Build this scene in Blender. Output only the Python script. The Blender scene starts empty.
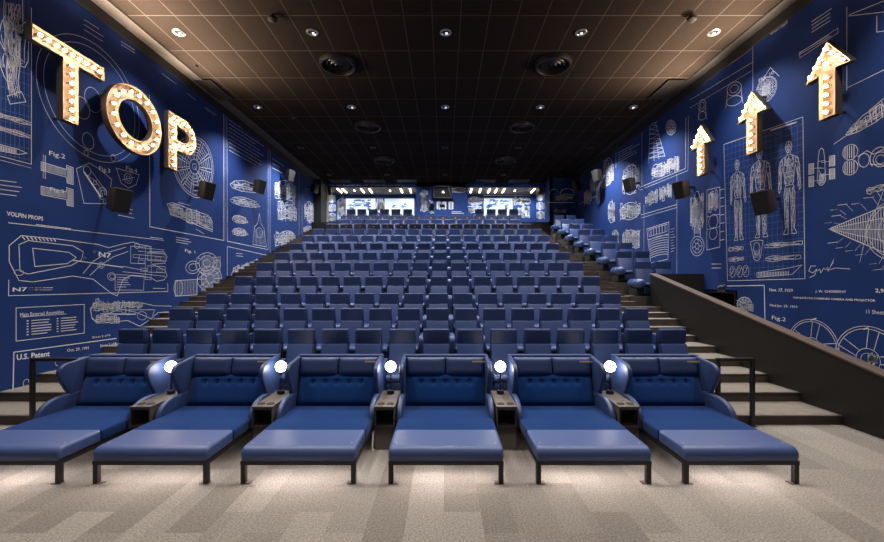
import bpy, bmesh, math, random
from mathutils import Vector, Matrix
C = bpy.context.scene.collection
PI = math.pi
F, CX, CY, EYE = 400.0, 444.0, 283.0, 2.5      # focal length and horizon of the photograph, eye height
def P(px, py, y):                               # a pixel of the photograph at depth y -> point of the room
    return Vector(((px-CX)*y/F, y, EYE+(CY-py)*y/F))
WX = 8.8                                        # half width of the hall
CEIL = EYE+7.05

# ------------------------------------------------------------------ materials
def new_mat(name, col, rough=.6, metal=0.0, spec=.5, emit=None, estr=0.0, noise=None, bump=None, sheen=0.0):
    m = bpy.data.materials.new(name); m.use_nodes = True
    nt = m.node_tree; b = nt.nodes['Principled BSDF']
    b.inputs['Base Color'].default_value = (*col, 1); b.inputs['Roughness'].default_value = rough
    b.inputs['Metallic'].default_value = metal; b.inputs['Specular IOR Level'].default_value = spec
    if sheen: b.inputs['Sheen Weight'].default_value = sheen
    if emit:
        b.inputs['Emission Color'].default_value = (*emit, 1); b.inputs['Emission Strength'].default_value = estr
    if noise or bump:
        tc = nt.nodes.new('ShaderNodeTexCoord'); nz = nt.nodes.new('ShaderNodeTexNoise')
        nz.inputs['Scale'].default_value = (noise or bump)[0]; nz.inputs['Detail'].default_value = 5
        nt.links.new(tc.outputs['Object'], nz.inputs['Vector'])
        if noise:
            mx = nt.nodes.new('ShaderNodeMix'); mx.data_type = 'RGBA'
            k = noise[1]
            mx.inputs['A'].default_value = (*[c*(1-k) for c in col], 1); mx.inputs['B'].default_value = (*[min(1, c*(1+k)) for c in col], 1)
            nt.links.new(nz.outputs['Fac'], mx.inputs['Factor']); nt.links.new(mx.outputs['Result'], b.inputs['Base Color'])
        if bump:
            nb = nt.nodes.new('ShaderNodeTexNoise'); nb.inputs['Scale'].default_value = bump[0]
            nt.links.new(tc.outputs['Object'], nb.inputs['Vector'])
            bp = nt.nodes.new('ShaderNodeBump'); bp.inputs['Strength'].default_value = bump[1]; bp.inputs['Distance'].default_value = .01
            nt.links.new(nb.outputs['Fac'], bp.inputs['Height']); nt.links.new(bp.outputs['Normal'], b.inputs['Normal'])
    return m
M = {}
M['wall'] = new_mat('blueprint_paper', (.0125, .038, .160), .75, spec=.2, noise=(1.3, .12))
M['line'] = new_mat('blueprint_line', (.78, .77, .82), .8, spec=.1)
M['linedim'] = new_mat('blueprint_grid', (.10, .17, .42), .8, spec=.1)
M['leather'] = new_mat('blue_leather', (.021, .040, .125), .46, spec=.36, noise=(6, .15), bump=(60, .12))
M['leather_lit'] = new_mat('blue_leather_lit', (.030, .055, .165), .42, spec=.40, noise=(6, .12), bump=(60, .12))  # same leather as headrests; light on the reclined backs is in this colour
M['leather_dark'] = new_mat('navy_leather', (.020, .028, .072), .5, noise=(6, .15))
M['shell'] = new_mat('lounger_shell', (.032, .056, .155), .45, spec=.45, noise=(5, .08), bump=(90, .12))
M['gloss'] = new_mat('polished_leather', (.05, .085, .20), .22, spec=.7)
M['royal'] = new_mat('royal_fabric', (.0035, .031, .138), .9, spec=.06, noise=(40, .22), bump=(160, .3), sheen=.12)
M['foot'] = new_mat('blue_leatherette', (.058, .094, .245), .42, spec=.45, noise=(8, .07), bump=(120, .15))
M['black'] = new_mat('black_metal', (.012, .010, .010), .45)
M['black_matt'] = new_mat('black_matt', (.006, .006, .006), .8)
M['cab'] = new_mat('speaker_cabinet', (.020, .0155, .013), .55, noise=(30, .2))
M['grille'] = new_mat('speaker_grille', (.010, .008, .0075), .8)
M['steel'] = new_mat('brushed_trim', (.55, .52, .48), .3, metal=.9)
M['tan'] = new_mat('tan_thread', (.52, .36, .18), .7)
M['parapet'] = new_mat('dark_brown_panel', (.011, .0085, .0075), .55, noise=(2.5, .45), bump=(30, .05))
M['cap'] = new_mat('brown_cap', (.095, .070, .058), .5, noise=(4, .2))
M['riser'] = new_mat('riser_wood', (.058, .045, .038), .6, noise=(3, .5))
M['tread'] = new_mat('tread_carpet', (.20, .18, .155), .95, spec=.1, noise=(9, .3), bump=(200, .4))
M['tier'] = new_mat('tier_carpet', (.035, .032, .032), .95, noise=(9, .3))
M['trim'] = new_mat('black_trim', (.010, .009, .009), .7)
M['greystrip'] = new_mat('grey_plaster', (.06, .053, .047), .8, noise=(3, .1))
M['beige'] = new_mat('beige_plaster', (.20, .18, .16), .8)
M['console'] = new_mat('console_wood', (.095, .078, .066), .55, noise=(14, .2))
M['console_dark'] = new_mat('console_plinth', (.045, .034, .028), .6, noise=(10, .2))
M['white'] = new_mat('white_cable', (.75, .73, .68), .5)
M['globe'] = new_mat('lamp_globe', (1, .95, .85), .3, emit=(1, .92, .80), estr=24)
M['bulb'] = new_mat('marquee_bulb', (1, .9, .7), .3, emit=(1, .72, .44), estr=185)
M['sign'] = new_mat('marquee_metal', (.22, .155, .105), .45, metal=.0, noise=(20, .05))
M['signout'] = new_mat('marquee_outside', (.022, .016, .014), .6, noise=(8, .2))
M['signface'] = new_mat('marquee_face', (.085, .054, .034), .5)
M['led'] = new_mat('led_rod', (1, .9, .75), .3, emit=(1, .86, .66), estr=12)
M['understrip'] = new_mat('added_glow_strip', (1, .9, .8), .3, emit=(1, .86, .74), estr=60)
M['dl'] = new_mat('downlight_lens', (.8, .8, .8), .3, emit=(.85, .92, 1), estr=1.0)
M['window'] = new_mat('lit_window', (.25, .28, .32), .5, emit=(.74, .87, 1), estr=.62)
M['windowink'] = new_mat('window_ink', (.03, .10, .30), .6, emit=(.10, .28, .62), estr=.3)
M['hood'] = new_mat('port_hood', (.02, .017, .015), .6)

def ceiling_mat():
    m = bpy.data.materials.new('ceiling_tiles'); m.use_nodes = True
    nt = m.node_tree; b = nt.nodes['Principled BSDF']; b.inputs['Roughness'].default_value = .95; b.inputs['Specular IOR Level'].default_value = 0
    tc = nt.nodes.new('ShaderNodeTexCoord'); sp = nt.nodes.new('ShaderNodeSeparateXYZ'); nt.links.new(tc.outputs['Object'], sp.inputs[0])
    def line(sock, period, off, w):
        a = nt.nodes.new('ShaderNodeMath'); a.operation = 'SUBTRACT'; nt.links.new(sock, a.inputs[0]); a.inputs[1].default_value = off-period*60
        f = nt.nodes.new('ShaderNodeMath'); f.operation = 'MODULO'; nt.links.new(a.outputs[0], f.inputs[0]); f.inputs[1].default_value = period
        c = nt.nodes.new('ShaderNodeMath'); c.operation = 'LESS_THAN'; nt.links.new(f.outputs[0], c.inputs[0]); c.inputs[1].default_value = w
        return c.outputs[0]
    l1, l2 = line(sp.outputs['X'], .755, 7.98, .022), line(sp.outputs['Y'], 1.6, 10.53, .03)
    mx = nt.nodes.new('ShaderNodeMath'); mx.operation = 'MAXIMUM'; nt.links.new(l1, mx.inputs[0]); nt.links.new(l2, mx.inputs[1])
    nz = nt.nodes.new('ShaderNodeTexNoise'); nz.inputs['Scale'].default_value = 34; nz.inputs['Detail'].default_value = 6; nt.links.new(tc.outputs['Object'], nz.inputs['Vector'])
    t = nt.nodes.new('ShaderNodeMix'); t.data_type = 'RGBA'; t.inputs['A'].default_value = (.017, .0135, .0115, 1); t.inputs['B'].default_value = (.030, .0238, .020, 1)
    nt.links.new(nz.outputs['Fac'], t.inputs['Factor'])
    g = nt.nodes.new('ShaderNodeMix'); g.data_type = 'RGBA'; g.inputs['B'].default_value = (.072, .060, .052, 1)
    nt.links.new(mx.outputs[0], g.inputs['Factor']); nt.links.new(t.outputs['Result'], g.inputs['A']); nt.links.new(g.outputs['Result'], b.inputs['Base Color'])
    return m
M['ceiling'] = ceiling_mat()

def carpet_mat():
    m = bpy.data.materials.new('plank_carpet'); m.use_nodes = True
    nt = m.node_tree; b = nt.nodes['Principled BSDF']; b.inputs['Roughness'].default_value = .97; b.inputs['Specular IOR Level'].default_value = .08
    tc = nt.nodes.new('ShaderNodeTexCoord'); mp = nt.nodes.new('ShaderNodeMapping'); mp.inputs['Rotation'].default_value = (0, 0, PI/2+.0)
    nt.links.new(tc.outputs['Object'], mp.inputs['Vector'])
    def bricks(w, h, off, c1, c2):
        k = nt.nodes.new('ShaderNodeTexBrick'); k.offset = off; k.inputs['Scale'].default_value = 1; k.inputs['Brick Width'].default_value = w; k.inputs['Row Height'].default_value = h
        k.inputs['Mortar Size'].default_value = .0; k.inputs['Bias'].default_value = 0; k.inputs['Color1'].default_value = (*c1, 1); k.inputs['Color2'].default_value = (*c2, 1)
        nt.links.new(mp.outputs['Vector'], k.inputs['Vector']); return k.outputs['Color']
    c = bricks(1.0, .40, .37, (.225, .206, .188), (.335, .31, .285))
    d = bricks(1.9, .75, .5, (.74, .74, .74), (1.0, 1.0, 1.0))
    mul = nt.nodes.new('ShaderNodeMix'); mul.data_type = 'RGBA'; mul.blend_type = 'MULTIPLY'; mul.inputs['Factor'].default_value = .45
    nt.links.new(c, mul.inputs['A']); nt.links.new(d, mul.inputs['B'])
    wv = nt.nodes.new('ShaderNodeTexNoise'); wv.inputs['Scale'].default_value = 48; wv.inputs['Detail'].default_value = 8; wv.inputs['Roughness'].default_value = .75
    nt.links.new(tc.outputs['Object'], wv.inputs['Vector'])
    rp = nt.nodes.new('ShaderNodeValToRGB'); rp.color_ramp.elements[0].position = .34; rp.color_ramp.elements[0].color = (.44, .43, .42, 1); rp.color_ramp.elements[1].position = .66; rp.color_ramp.elements[1].color = (1.28, 1.28, 1.28, 1)
    nt.links.new(wv.outputs['Fac'], rp.inputs['Fac'])
    m2 = nt.nodes.new('ShaderNodeMix'); m2.data_type = 'RGBA'; m2.blend_type = 'MULTIPLY'; m2.inputs['Factor'].default_value = 1
    nt.links.new(mul.outputs['Result'], m2.inputs['A']); nt.links.new(rp.outputs['Color'], m2.inputs['B']); nt.links.new(m2.outputs['Result'], b.inputs['Base Color'])
    bp = nt.nodes.new('ShaderNodeBump'); bp.inputs['Strength'].default_value = .35; bp.inputs['Distance'].default_value = .01; nt.links.new(wv.outputs['Fac'], bp.inputs['Height']); nt.links.new(bp.outputs['Normal'], b.inputs['Normal'])
    return m
M['carpet'] = carpet_mat()

# ------------------------------------------------------------------ mesh helpers
class MB:
    def __init__(s): s.v = []; s.f = []; s.m = []
    def add(s, vs, fs, mi=0):
        b = len(s.v); s.v += [tuple(x) for x in vs]; s.f += [tuple(b+i for i in f) for f in fs]; s.m += [mi]*len(fs)
    def quad(s, a, b, c, d, mi=0): s.add([a, b, c, d], [(0, 1, 2, 3)], mi)
    def box(s, x0, x1, y0, y1, z0, z1, bev=0.0, seg=2, mi=0):
        bm = bmesh.new(); bmesh.ops.create_cube(bm, size=1)
        for v in bm.verts: v.co = Vector((x0+(v.co.x+.5)*(x1-x0), y0+(v.co.y+.5)*(y1-y0), z0+(v.co.z+.5)*(z1-z0)))
        if bev: bmesh.ops.bevel(bm, geom=bm.edges[:], offset=bev, segments=seg, profile=.5, affect='EDGES')
        s.bm(bm, mi)
    def bm(s, bm, mi=0):
        bm.verts.index_update(); s.add([v.co.copy() for v in bm.verts], [[v.index for v in f.verts] for f in bm.faces], mi); bm.free()
    def prism(s, prof, x0, x1, axis='x', bev=0.0, seg=2, mi=0):     # profile in the two other axes
        bm = bmesh.new()
        def co(p, t): return {'x': (t, p[0], p[1]), 'y': (p[0], t, p[1]), 'z': (p[0], p[1], t)}[axis]
        a = [bm.verts.new(co(p, x0)) for p in prof]; b = [bm.verts.new(co(p, x1)) for p in prof]
        n = len(prof); caps = [bm.faces.new(a), bm.faces.new(b[::-1])]
        for i in range(n): bm.faces.new((a[i], b[i], b[(i+1) % n], a[(i+1) % n]))
        bmesh.ops.recalc_face_normals(bm, faces=bm.faces[:])
        if bev:
            ed = list({e for f in caps for e in f.edges})
            bmesh.ops.bevel(bm, geom=ed, offset=bev, segments=seg, profile=.5, affect='EDGES')
        s.bm(bm, mi)
    def lathe(s, prof, c=(0, 0, 0), n=24, axis='z', mi=0):          # profile (r, h)
        vs = []; fs = []
        for r, h in prof:
            for i in range(n):
                a = 2*PI*i/n; p = (r*math.cos(a), r*math.sin(a), h)
                if axis == 'x': p = (h, p[0], p[1])
                if axis == 'y': p = (p[0], h, p[1])
                vs.append((p[0]+c[0], p[1]+c[1], p[2]+c[2]))
        for k in range(len(prof)-1):
            for i in range(n): fs.append((k*n+i, k*n+(i+1) % n, (k+1)*n+(i+1) % n, (k+1)*n+i))
        if prof[0][0] > 1e-6: fs.append(tuple(range(n))[::-1])
        if prof[-1][0] > 1e-6: fs.append(tuple((len(prof)-1)*n+i for i in range(n)))
        s.add(vs, fs, mi)
    def ball(s, c, r, n=12, mi=0):
        bm = bmesh.new(); bmesh.ops.create_uvsphere(bm, u_segments=n, v_segments=max(6, n//2+1), radius=r)
        for v in bm.verts: v.co += Vector(c)
        s.bm(bm, mi)
    def tube(s, pts, r, n=8, mi=0):
        pts = [Vector(p) for p in pts]; vs = []; fs = []
        for k, p in enumerate(pts):
            d = (pts[min(k+1, len(pts)-1)]-pts[max(k-1, 0)]).normalized()
            up = Vector((0, 0, 1)) if abs(d.z) < .9 else Vector((1, 0, 0))
            u = d.cross(up).normalized(); w = u.cross(d)
            for i in range(n): vs.append(p+r*(math.cos(2*PI*i/n)*u+math.sin(2*PI*i/n)*w))
        for k in range(len(pts)-1):
            for i in range(n): fs.append((k*n+i, k*n+(i+1) % n, (k+1)*n+(i+1) % n, (k+1)*n+i))
        fs.append(tuple(range(n))[::-1]); fs.append(tuple((len(pts)-1)*n+i for i in range(n)))
        s.add(vs, fs, mi)
    def pad(s, w, h, t, T=None, nx=24, nz=12, dents=(), pu=7, pv=5, mi=0):   # cushion in the x-z plane swelling to -y
        vs = []; fs = []
        for j in range(nz+1):
            for i in range(nx+1):
                u = math.sin((i/nx-.5)*PI)*.5+(i/nx-.5); v = math.sin((j/nz-.5)*PI)*.5+(j/nz-.5)
                e = max(0, (1-abs(u)**pu)*(1-abs(v)**pv)); d = t*e**.5
                x, z = u*w/2, v*h/2
                for (dx, dz, dr, dd) in dents: d -= dd*math.exp(-((x-dx)**2+(z-dz)**2)/(dr*dr))*(1 if e > .05 else 0)
                vs.append(Vector((x, -d, z)))
        n = nx+1
        for j in range(nz):
            for i in range(nx): fs.append((j*n+i, j*n+i+1, (j+1)*n+i+1, (j+1)*n+i))
        k = len(vs)
        ring = [i for i in range(n)]+[j*n+nx for j in range(1, nz+1)]+[nz*n+i for i in range(nx-1, -1, -1)]+[j*n for j in range(nz-1, 0, -1)]
        vs += [vs[i]+Vector((0, t*.55, 0)) for i in ring]; L = len(ring)
        for a in range(L): fs.append((ring[(a+1) % L], ring[a], k+a, k+(a+1) % L))
        fs.append(tuple(k+a for a in range(L))[::-1])
        if T: vs = [T @ v for v in vs]
        s.add(vs, fs, mi)
    def build(s, name, mats, parent=None, smooth=True, angle=35):
        me = bpy.data.meshes.new(name); me.from_pydata(s.v, [], s.f)
        if not isinstance(mats, (list, tuple)): mats = [mats]
        for m in mats: me.materials.append(m)
        if len(mats) > 1: me.polygons.foreach_set('material_index', s.m)
        me.update()
        if smooth:
            me.polygons.foreach_set('use_smooth', [True]*len(me.polygons)); me.set_sharp_from_angle(angle=math.radians(angle))
        o = bpy.data.objects.new(name, me); C.objects.link(o)
        if parent: o.parent = parent
        return o
def tag(o, label, cat, group=None):
    o['label'] = label; o['category'] = cat
    if group: o['group'] = group
    return o
def empty(name, loc=(0, 0, 0), rot=(0, 0, 0)):
    o = bpy.data.objects.new(name, None); C.objects.link(o); o.location = loc; o.rotation_euler = rot; return o
def struct(o): o['kind'] = 'structure'; return o
kids = {}
def dup(root):
    r = root.copy(); C.objects.link(r)
    for ch in root.children:
        c = ch.copy(); C.objects.link(c); c.parent = r
        for g in ch.children:
            d = g.copy(); C.objects.link(d); d.parent = c
    return r
ORD = ['zeroth', 'first', 'second', 'third', 'fourth', 'fifth', 'sixth', 'seventh', 'eighth', 'ninth', 'tenth', 'eleventh', 'twelfth', 'thirteenth']
def place_words(i, n):                           # i from 0 on the TOP side
    if n % 2 and i == n//2: return 'in the middle'
    return f'{ORD[i+1]} from the TOP wall' if i < n/2 else f'{ORD[n-i]} from the arrow wall'

# ------------------------------------------------------------------ wall drawings: every stroke lies in the wall's own plane
class Wall:
    def __init__(s, side): s.side = side; s.mb = MB(); s.w = .02; s.mi = 1; s.X = side*WX; s.rng = random.Random(7 if side < 0 else 11)
    def at(s, px, py):                           # photo pixel -> (along, up) on this wall
        y = WX*F/abs(px-CX); return Vector((y, EYE+(CY-py)*y/F))
    def p3(s, a, h=None):
        return (s.X-s.side*(.004 if s.mi == 1 else .002), a[0], a[1])
    def seg(s, a, b, w=None):
        w = (w or s.w)*.72; d = b-a
        if d.length < 1e-5: return
        d.normalize(); n = Vector((-d.y, d.x))*w/2; e = d*w*.4
        s.mb.quad(s.p3(a-e-n), s.p3(b+e-n), s.p3(b+e+n), s.p3(a-e+n), s.mi)
    def line(s, pts, w=None, close=False):
        pts = [Vector(p) for p in pts]
        for i in range(len(pts)-1): s.seg(pts[i].copy(), pts[i+1].copy(), w)
        if close: s.seg(pts[-1].copy(), pts[0].copy(), w)
    def pix(s, pts, w=None, close=False): s.line([s.at(*p) for p in pts], w, close)
    def fill(s, pts): s.mb.add([s.p3(Vector(p)) for p in pts], [tuple(range(len(pts)))], s.mi)
class BackWall(Wall):                            # drawings on a wall facing the screen at depth y
    def __init__(s, y): Wall.__init__(s, -1); s.y = y
    def at(s, px, py): return Vector(((px-CX)*s.y/F, EYE+(CY-py)*s.y/F))
    def p3(s, a, h=None): return (a[0], s.y-(.004 if s.mi == 1 else .002), a[1])
class Box:                                       # unit square (u right, v down) on a wall, from pixel corners
    def __init__(s, wall, tl, tr, br, bl):
        s.W = wall; s.c = [wall.at(*p) for p in (tl, tr, br, bl)]
    def at(s, u, v):
        a, b, c, d = s.c; return (a*(1-u)+b*u)*(1-v)+(d*(1-u)+c*u)*v
    def line(s, pts, w=None, close=False): s.W.line([s.at(*p) for p in pts], w, close)
    def rect(s, u0, v0, u1, v1, w=None): s.line([(u0, v0), (u1, v0), (u1, v1), (u0, v1)], w, True)
    def ell(s, u, v, ru, rv, w=None, a0=0, a1=360, n=20):
        s.line([(u+ru*math.cos(math.radians(a0+(a1-a0)*i/n)), v+rv*math.sin(math.radians(a0+(a1-a0)*i/n))) for i in range(n+1)], w)
    def dashes(s, u0, u1, v, w=None, fill=.75):
        r = s.W.rng; u = u0
        while u < u1:
            l = r.uniform(.03, .09)*(u1-u0) + .01
            s.line([(u, v), (min(u+l, u1), v)], w); u += l/fill
    def hatch(s, u0, v0, u1, v1, n, w=None):
        for i in range(n):
            t = (i+.5)/n; s.line([(u0+(u1-u0)*t, v0), (u0+(u1-u0)*t, v1)], w)
def scrib(b, n, seed, w=.012, u0=.05, v0=.05, u1=.95, v1=.95):   # fine curved and straight inking inside a shape
    r = random.Random(seed*7+1)
    for i in range(n):
        u, v, a, k = r.uniform(u0, u1), r.uniform(v0, v1), r.uniform(0, 6.3), r.uniform(-.9, .9); l = r.uniform(.02, .07)
        pts = [(u, v)]
        for j in range(3): u += l*math.cos(a); v += l*math.sin(a)*1.2; a += k; pts.append((min(max(u, u0), u1), min(max(v, v0), v1)))
        b.line(pts, w)
def B(W, x0, y0, x1, y1, dy=0): return Box(W, (x0, y0), (x1, y0+dy), (x1, y1+dy), (x0, y1))

def text(W, string, tl, tr, bl, bold=.0):
    cu = bpy.data.curves.new('t', 'FONT'); cu.body = string; cu.resolution_u = 2; cu.offset = bold
    o = bpy.data.objects.new('t', cu); C.objects.link(o)
    me = bpy.data.meshes.new_from_object(o.evaluated_get(bpy.context.evaluated_depsgraph_get()))
    bpy.data.objects.remove(o); bpy.data.curves.remove(cu)
    xs = [v.co.x for v in me.vertices]; ys = [v.co.y for v in me.vertices]
    x0, x1, y0, y1 = min(xs), max(xs), min(ys), max(ys)
    a, b, c = W.at(*tl), W.at(*tr), W.at(*bl)
    vs = [W.p3(a+(b-a)*((v.co.x-x0)/(x1-x0))+(c-a)*((y1-v.co.y)/(y1-y0))) for v in me.vertices]
    W.mb.add(vs, [tuple(p.vertices) for p in me.polygons], 1); bpy.data.meshes.remove(me)

def mech(b, seed, n=14, w=None, dense=True):      # an assembly: housings, shafts, flanges, dials, cooling fins
    r = random.Random(seed)
    b.line([(.02, .5), (.98, .5)], w)
    u = .04
    while u < .95:
        l = r.uniform(.07, .2); hh = r.uniform(.12, .42); v = .5+r.uniform(-.08, .08)
        e = min(u+l, .97); k = r.random()
        b.rect(u, v-hh, e, v+hh, w)
        if k < .35: b.hatch(u, v-hh*.8, e, v+hh*.8, r.randint(3, 6), w)
        elif k < .6: b.ell((u+e)/2, v, (e-u)*.4, hh*.6, w, n=14); b.ell((u+e)/2, v, (e-u)*.2, hh*.3, w, n=10)
        elif k < .8: b.line([(u, v-hh*.5), (e, v-hh*.2)], w); b.line([(u, v+hh*.5), (e, v+hh*.2)], w); b.line([(u, v), (e, v)], w)
        else: b.rect(u+.01, v-hh*.55, e-.01, v+hh*.55, w); b.line([(u, v-hh), (e, v+hh)], w)
        if r.random() < .6: b.line([((u+e)/2, v-hh), ((u+e)/2+r.uniform(-.06, .06), v-hh-.08)], w)
        u = e-(.02 if dense else 0)
    for i in range(n//3):
        cu, cv, rr = r.uniform(.12, .88), r.uniform(.12, .88), r.uniform(.04, .13)
        b.ell(cu, cv, rr*.8, rr, w, n=14)
        if r.random() < .6: b.ell(cu, cv, rr*.45, rr*.55, w, n=10)
    scrib(b, n*3, seed, (w or .02)*.75, .03, .15, .97, .85)
    for i in range(n//2):
        a = r.uniform(0, .9); b.line([(a, r.uniform(.05, .95)), (a+r.uniform(-.1, .18), r.uniform(.05, .95))], w)
def gear(b, w=None, spokes=9, a0=0, a1=360):
    for r in (.5, .46, .3, .12, .05): b.ell(.5, .5, r, r, w, a0, a1, 36)
    for i in range(spokes):
        a = math.radians(a0+(a1-a0)*i/spokes)
        for d in (-.06, .06): b.line([(.5+.12*math.cos(a+d*2), .5+.12*math.sin(a+d*2)), (.5+.46*math.cos(a+d), .5+.46*math.sin(a+d))], w)
        for q in (.2, .25, .35, .4):
            c = a+PI/spokes; b.line([(.5+q*math.cos(c-.22), .5+q*math.sin(c-.22)), (.5+q*math.cos(c+.22), .5+q*math.sin(c+.22))], w)
def figure(b, w=None, turn=0):                    # plain jointed drawing mannequin
    b.ell(.5, .065, .13, .06, w, n=16); b.line([(.5, .01), (.5, .12)], w); b.line([(.40, .06), (.60, .06)], w); b.ell(.5, .07, .07, .035, w, n=10)
    b.line([(.44, .12), (.44, .15), (.22, .18), (.26, .30), (.32, .42), (.36, .47), (.64, .47), (.68, .42), (.74, .30), (.78, .18), (.56, .15), (.56, .12)], w)
    b.line([(.5, .15), (.5, .47)], w); b.line([(.30, .24), (.44, .27), (.5, .25), (.56, .27), (.70, .24)], w); b.line([(.33, .33), (.67, .33)], w); b.line([(.34, .38), (.66, .38)], w); b.ell(.5, .21, .06, .02, w, n=10)
    for s in (-1, 1):
        X = lambda u: .5+s*(u-.5)
        b.line([(X(.78), .18), (X(.88), .22), (X(.93), .33), (X(.95), .44), (X(.97), .52), (X(.91), .54), (X(.86), .45), (X(.82), .33), (X(.75), .27)], w)
        b.ell(X(.86), .33, .06, .018, w, n=10); b.ell(X(.83), .22, .06, .025, w, n=10); b.line([(X(.86), .36), (X(.92), .45)], w)
        b.line([(X(.66), .47), (X(.73), .56), (X(.71), .70), (X(.72), .80), (X(.68), .93), (X(.76), .97), (X(.77), .99), (X(.58), .99), (X(.57), .92), (X(.55), .80), (X(.56), .70), (X(.53), .56), (X(.5), .50)], w)
        b.ell(X(.635), .71, .07, .022, w, n=12); b.line([(X(.63), .5), (X(.63), .68)], w); b.line([(X(.63), .74), (X(.63), .92)], w); b.line([(X(.57), .60), (X(.71), .62)], w); b.line([(X(.56), .84), (X(.70), .86)], w)
def limb(b, w=None, seed=3):
    r = random.Random(seed)
    top = [(0, .35)]+[(i/8, .5-.38*(1-.5*i/8)*(.8+.25*math.sin(i*1.3+seed))) for i in range(1, 9)]
    bot = [(u, 1-v+.02) for u, v in top]
    b.line(top+bot[::-1], w, True)
    for i in range(6): b.line([(r.uniform(0, .9), r.uniform(.3, .7)), (r.uniform(.1, 1), r.uniform(.3, .7))], w)
    for u in (.3, .62): b.ell(u, .5, .05, .22, w, n=12)
    scrib(b, 26, seed, .010, .06, .3, .9, .7)
def paragraph(b, rows, w=None, indent=.0):
    for i in range(rows): b.dashes(indent*b.W.rng.random(), b.W.rng.uniform(.6, 1), (i+.5)/rows, w, .8)
def vessel(b, w=None, seed=1):                    # long hull in outline
    r = random.Random(seed)
    b.line([(0, .55), (.12, .3), (.4, .18), (.75, .28), (1, .62), (.7, .78), (.3, .82), (.06, .72)], w, True)
    for i in range(7):
        u = .12+i*.11; b.line([(u, .3+.05*r.random()), (u+.03, .75)], w)
    b.line([(.05, .5), (.9, .55)], w); b.line([(.1, .62), (.85, .66)], w); b.ell(.45, .5, .1, .16, w); b.hatch(.2, .35, .7, .5, 9, w*.7); scrib(b, 50, seed, w*.7, .1, .28, .85, .75)
def frame_lines(W, pts, w): W.pix(pts, w)

# ================================================================== LEFT WALL (TOP letters)
L = Wall(-1)
L.mb.quad((-WX, 0-3, -.02), (-WX, 28.4, -.02), (-WX, 28.4, CEIL), (-WX, -3, CEIL), 0)
# panel seams and frames
wn, wf = .017, .026
L.mi = 2
for i in range(7): L.pix([(1+i*4.6, 0), (1+i*4.6, 155+i*1.2)], .012)
for i in range(14): L.pix([(0, 8+i*11.2), (30.6, 22+i*10.6)], .012)
L.mi = 1
L.pix([(31.2, 8), (31.2, 164)], wn); L.pix([(0, 156), (31, 164.3)], wn); L.pix([(0, 160), (31, 168)], .011)
limb(Box(L, (-4, 3), (30, -6), (27, 92), (2, 96)), wn, 5)
b = B(L, 2, 2, 27, 98, 4)
for k in range(5): b.line([(.15+.1*k, 0), (.1+.14*k, .25), (.2+.11*k, .5), (.22+.08*k, .8), (.3+.1*k, .97)], .013)
scrib(b, 80, 3, .011, .12, 0, .72, .5); scrib(b, 40, 4, .011, .25, .5, .6, .95)
b.line([(.08, -.1), (.05, .2), (.18, .42), (.2, .55), (.16, .7), (.24, .9)], .02); b.line([(.8, -.1), (.82, .2), (.68, .45), (.72, .6), (.62, .8), (.7, .92)], .02)
b.line([(.2, .97), (.75, .9), (.95, 1.0), (.3, 1.05)], wn, True)
for y in (107, 120): limb(Box(L, (-14, y), (31, y+12), (31, y+22), (-14, y+8)), .014, y)
b = Box(L, (-10, 142), (27, 151.5), (27, 156), (-10, 149)); b.line([(0, 0), (.75, 0), (1, .4), (.75, 1), (0, 1)], wn); b.hatch(.1, .2, .7, .85, 14, .02)
# ring drawing behind the T
for r in (1.46, 1.30):
    c = L.at(95, 102); L.line([(c[0]+r*math.cos(i*PI/30), c[1]+r*math.sin(i*PI/30)) for i in range(61)], .014)
for (x, y, r) in ((88, 141, .20), (82, 108, .26), (86, 153, .07), (113, 158, .09), (93, 100, .3)):
    c = L.at(x, y); L.line([(c[0]+r*.8*math.cos(i*PI/12), c[1]+r*math.sin(i*PI/12)) for i in range(25)], wn)
for (x0, y0, x1, y1, d, n) in ((84, 17, 106, 32, 14, 3), (121, 40, 137, 46, 10, 2), (162, 72, 178, 75, 12, 1), (187, 92, 199, 95, 9, 1), (205, 106, 217, 109, 9, 2)): paragraph(B(L, x0, y0, x1, y1, d), n, .014)
# figures 2, 3 and 4
b = Box(L, (41, 158), (73, 167), (73, 209), (41, 205))
for v in (.08, .60):
    b.line([(0, v), (.78, v+.02), (.78, v-.08), (1, v-.06), (1, v+.34), (.80, v+.33), (.78, v+.2), (0, v+.18)], wn, True); b.hatch(.02, v+.02, .78, v+.17, 22, .012); b.hatch(.8, v-.05, .98, v+.32, 7, .012)
b.line([(.12, -.08), (.12, .42)], wn); b.line([(.06, -.08), (.06, .42)], .011)
text(L, 'Fig.2', (49, 150.5), (65, 154.5), (49, 156.5)); text(L, 'Fig.3', (50, 187), (64, 190), (50, 191.5)); text(L, 'Fig.3', (99, 166), (110, 169), (99, 171.5)); text(L, 'Fig.4', (126, 165.5), (137, 169), (126, 171))
b = Box(L, (75, 160), (113, 168), (108, 206), (81, 203))
b.line([(.0, .2), (.35, 0), (.62, .1), (1, .3), (1, .82), (.9, .95), (.1, 1)], wn, True)
for (u, v, r) in ((.28, .2, .10), (.75, .7, .14), (.75, .7, .08), (.5, .45, .05)): b.ell(u, v, r, r*1.1, wn)
b.line([(.2, .25), (.68, .78)], .06); b.line([(.36, .15), (.84, .62)], wn); b.ell(.1, 1, .7, .7, wn, -80, -5)
b = Box(L, (116, 168), (139, 173), (136, 190), (120, 186)); b.line([(0, 0), (1, .1), (.95, .7), (.5, 1), (.1, .8)], wn, True); b.ell(.5, .45, .2, .28, wn); b.ell(.5, .45, .1, .14, wn); b.line([(.2, .6), (.8, .3)], wn)
paragraph(B(L, 0, 178, 23, 196, 3), 4, .016); paragraph(B(L, 118, 205, 138, 217, 4), 3, .016)
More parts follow.
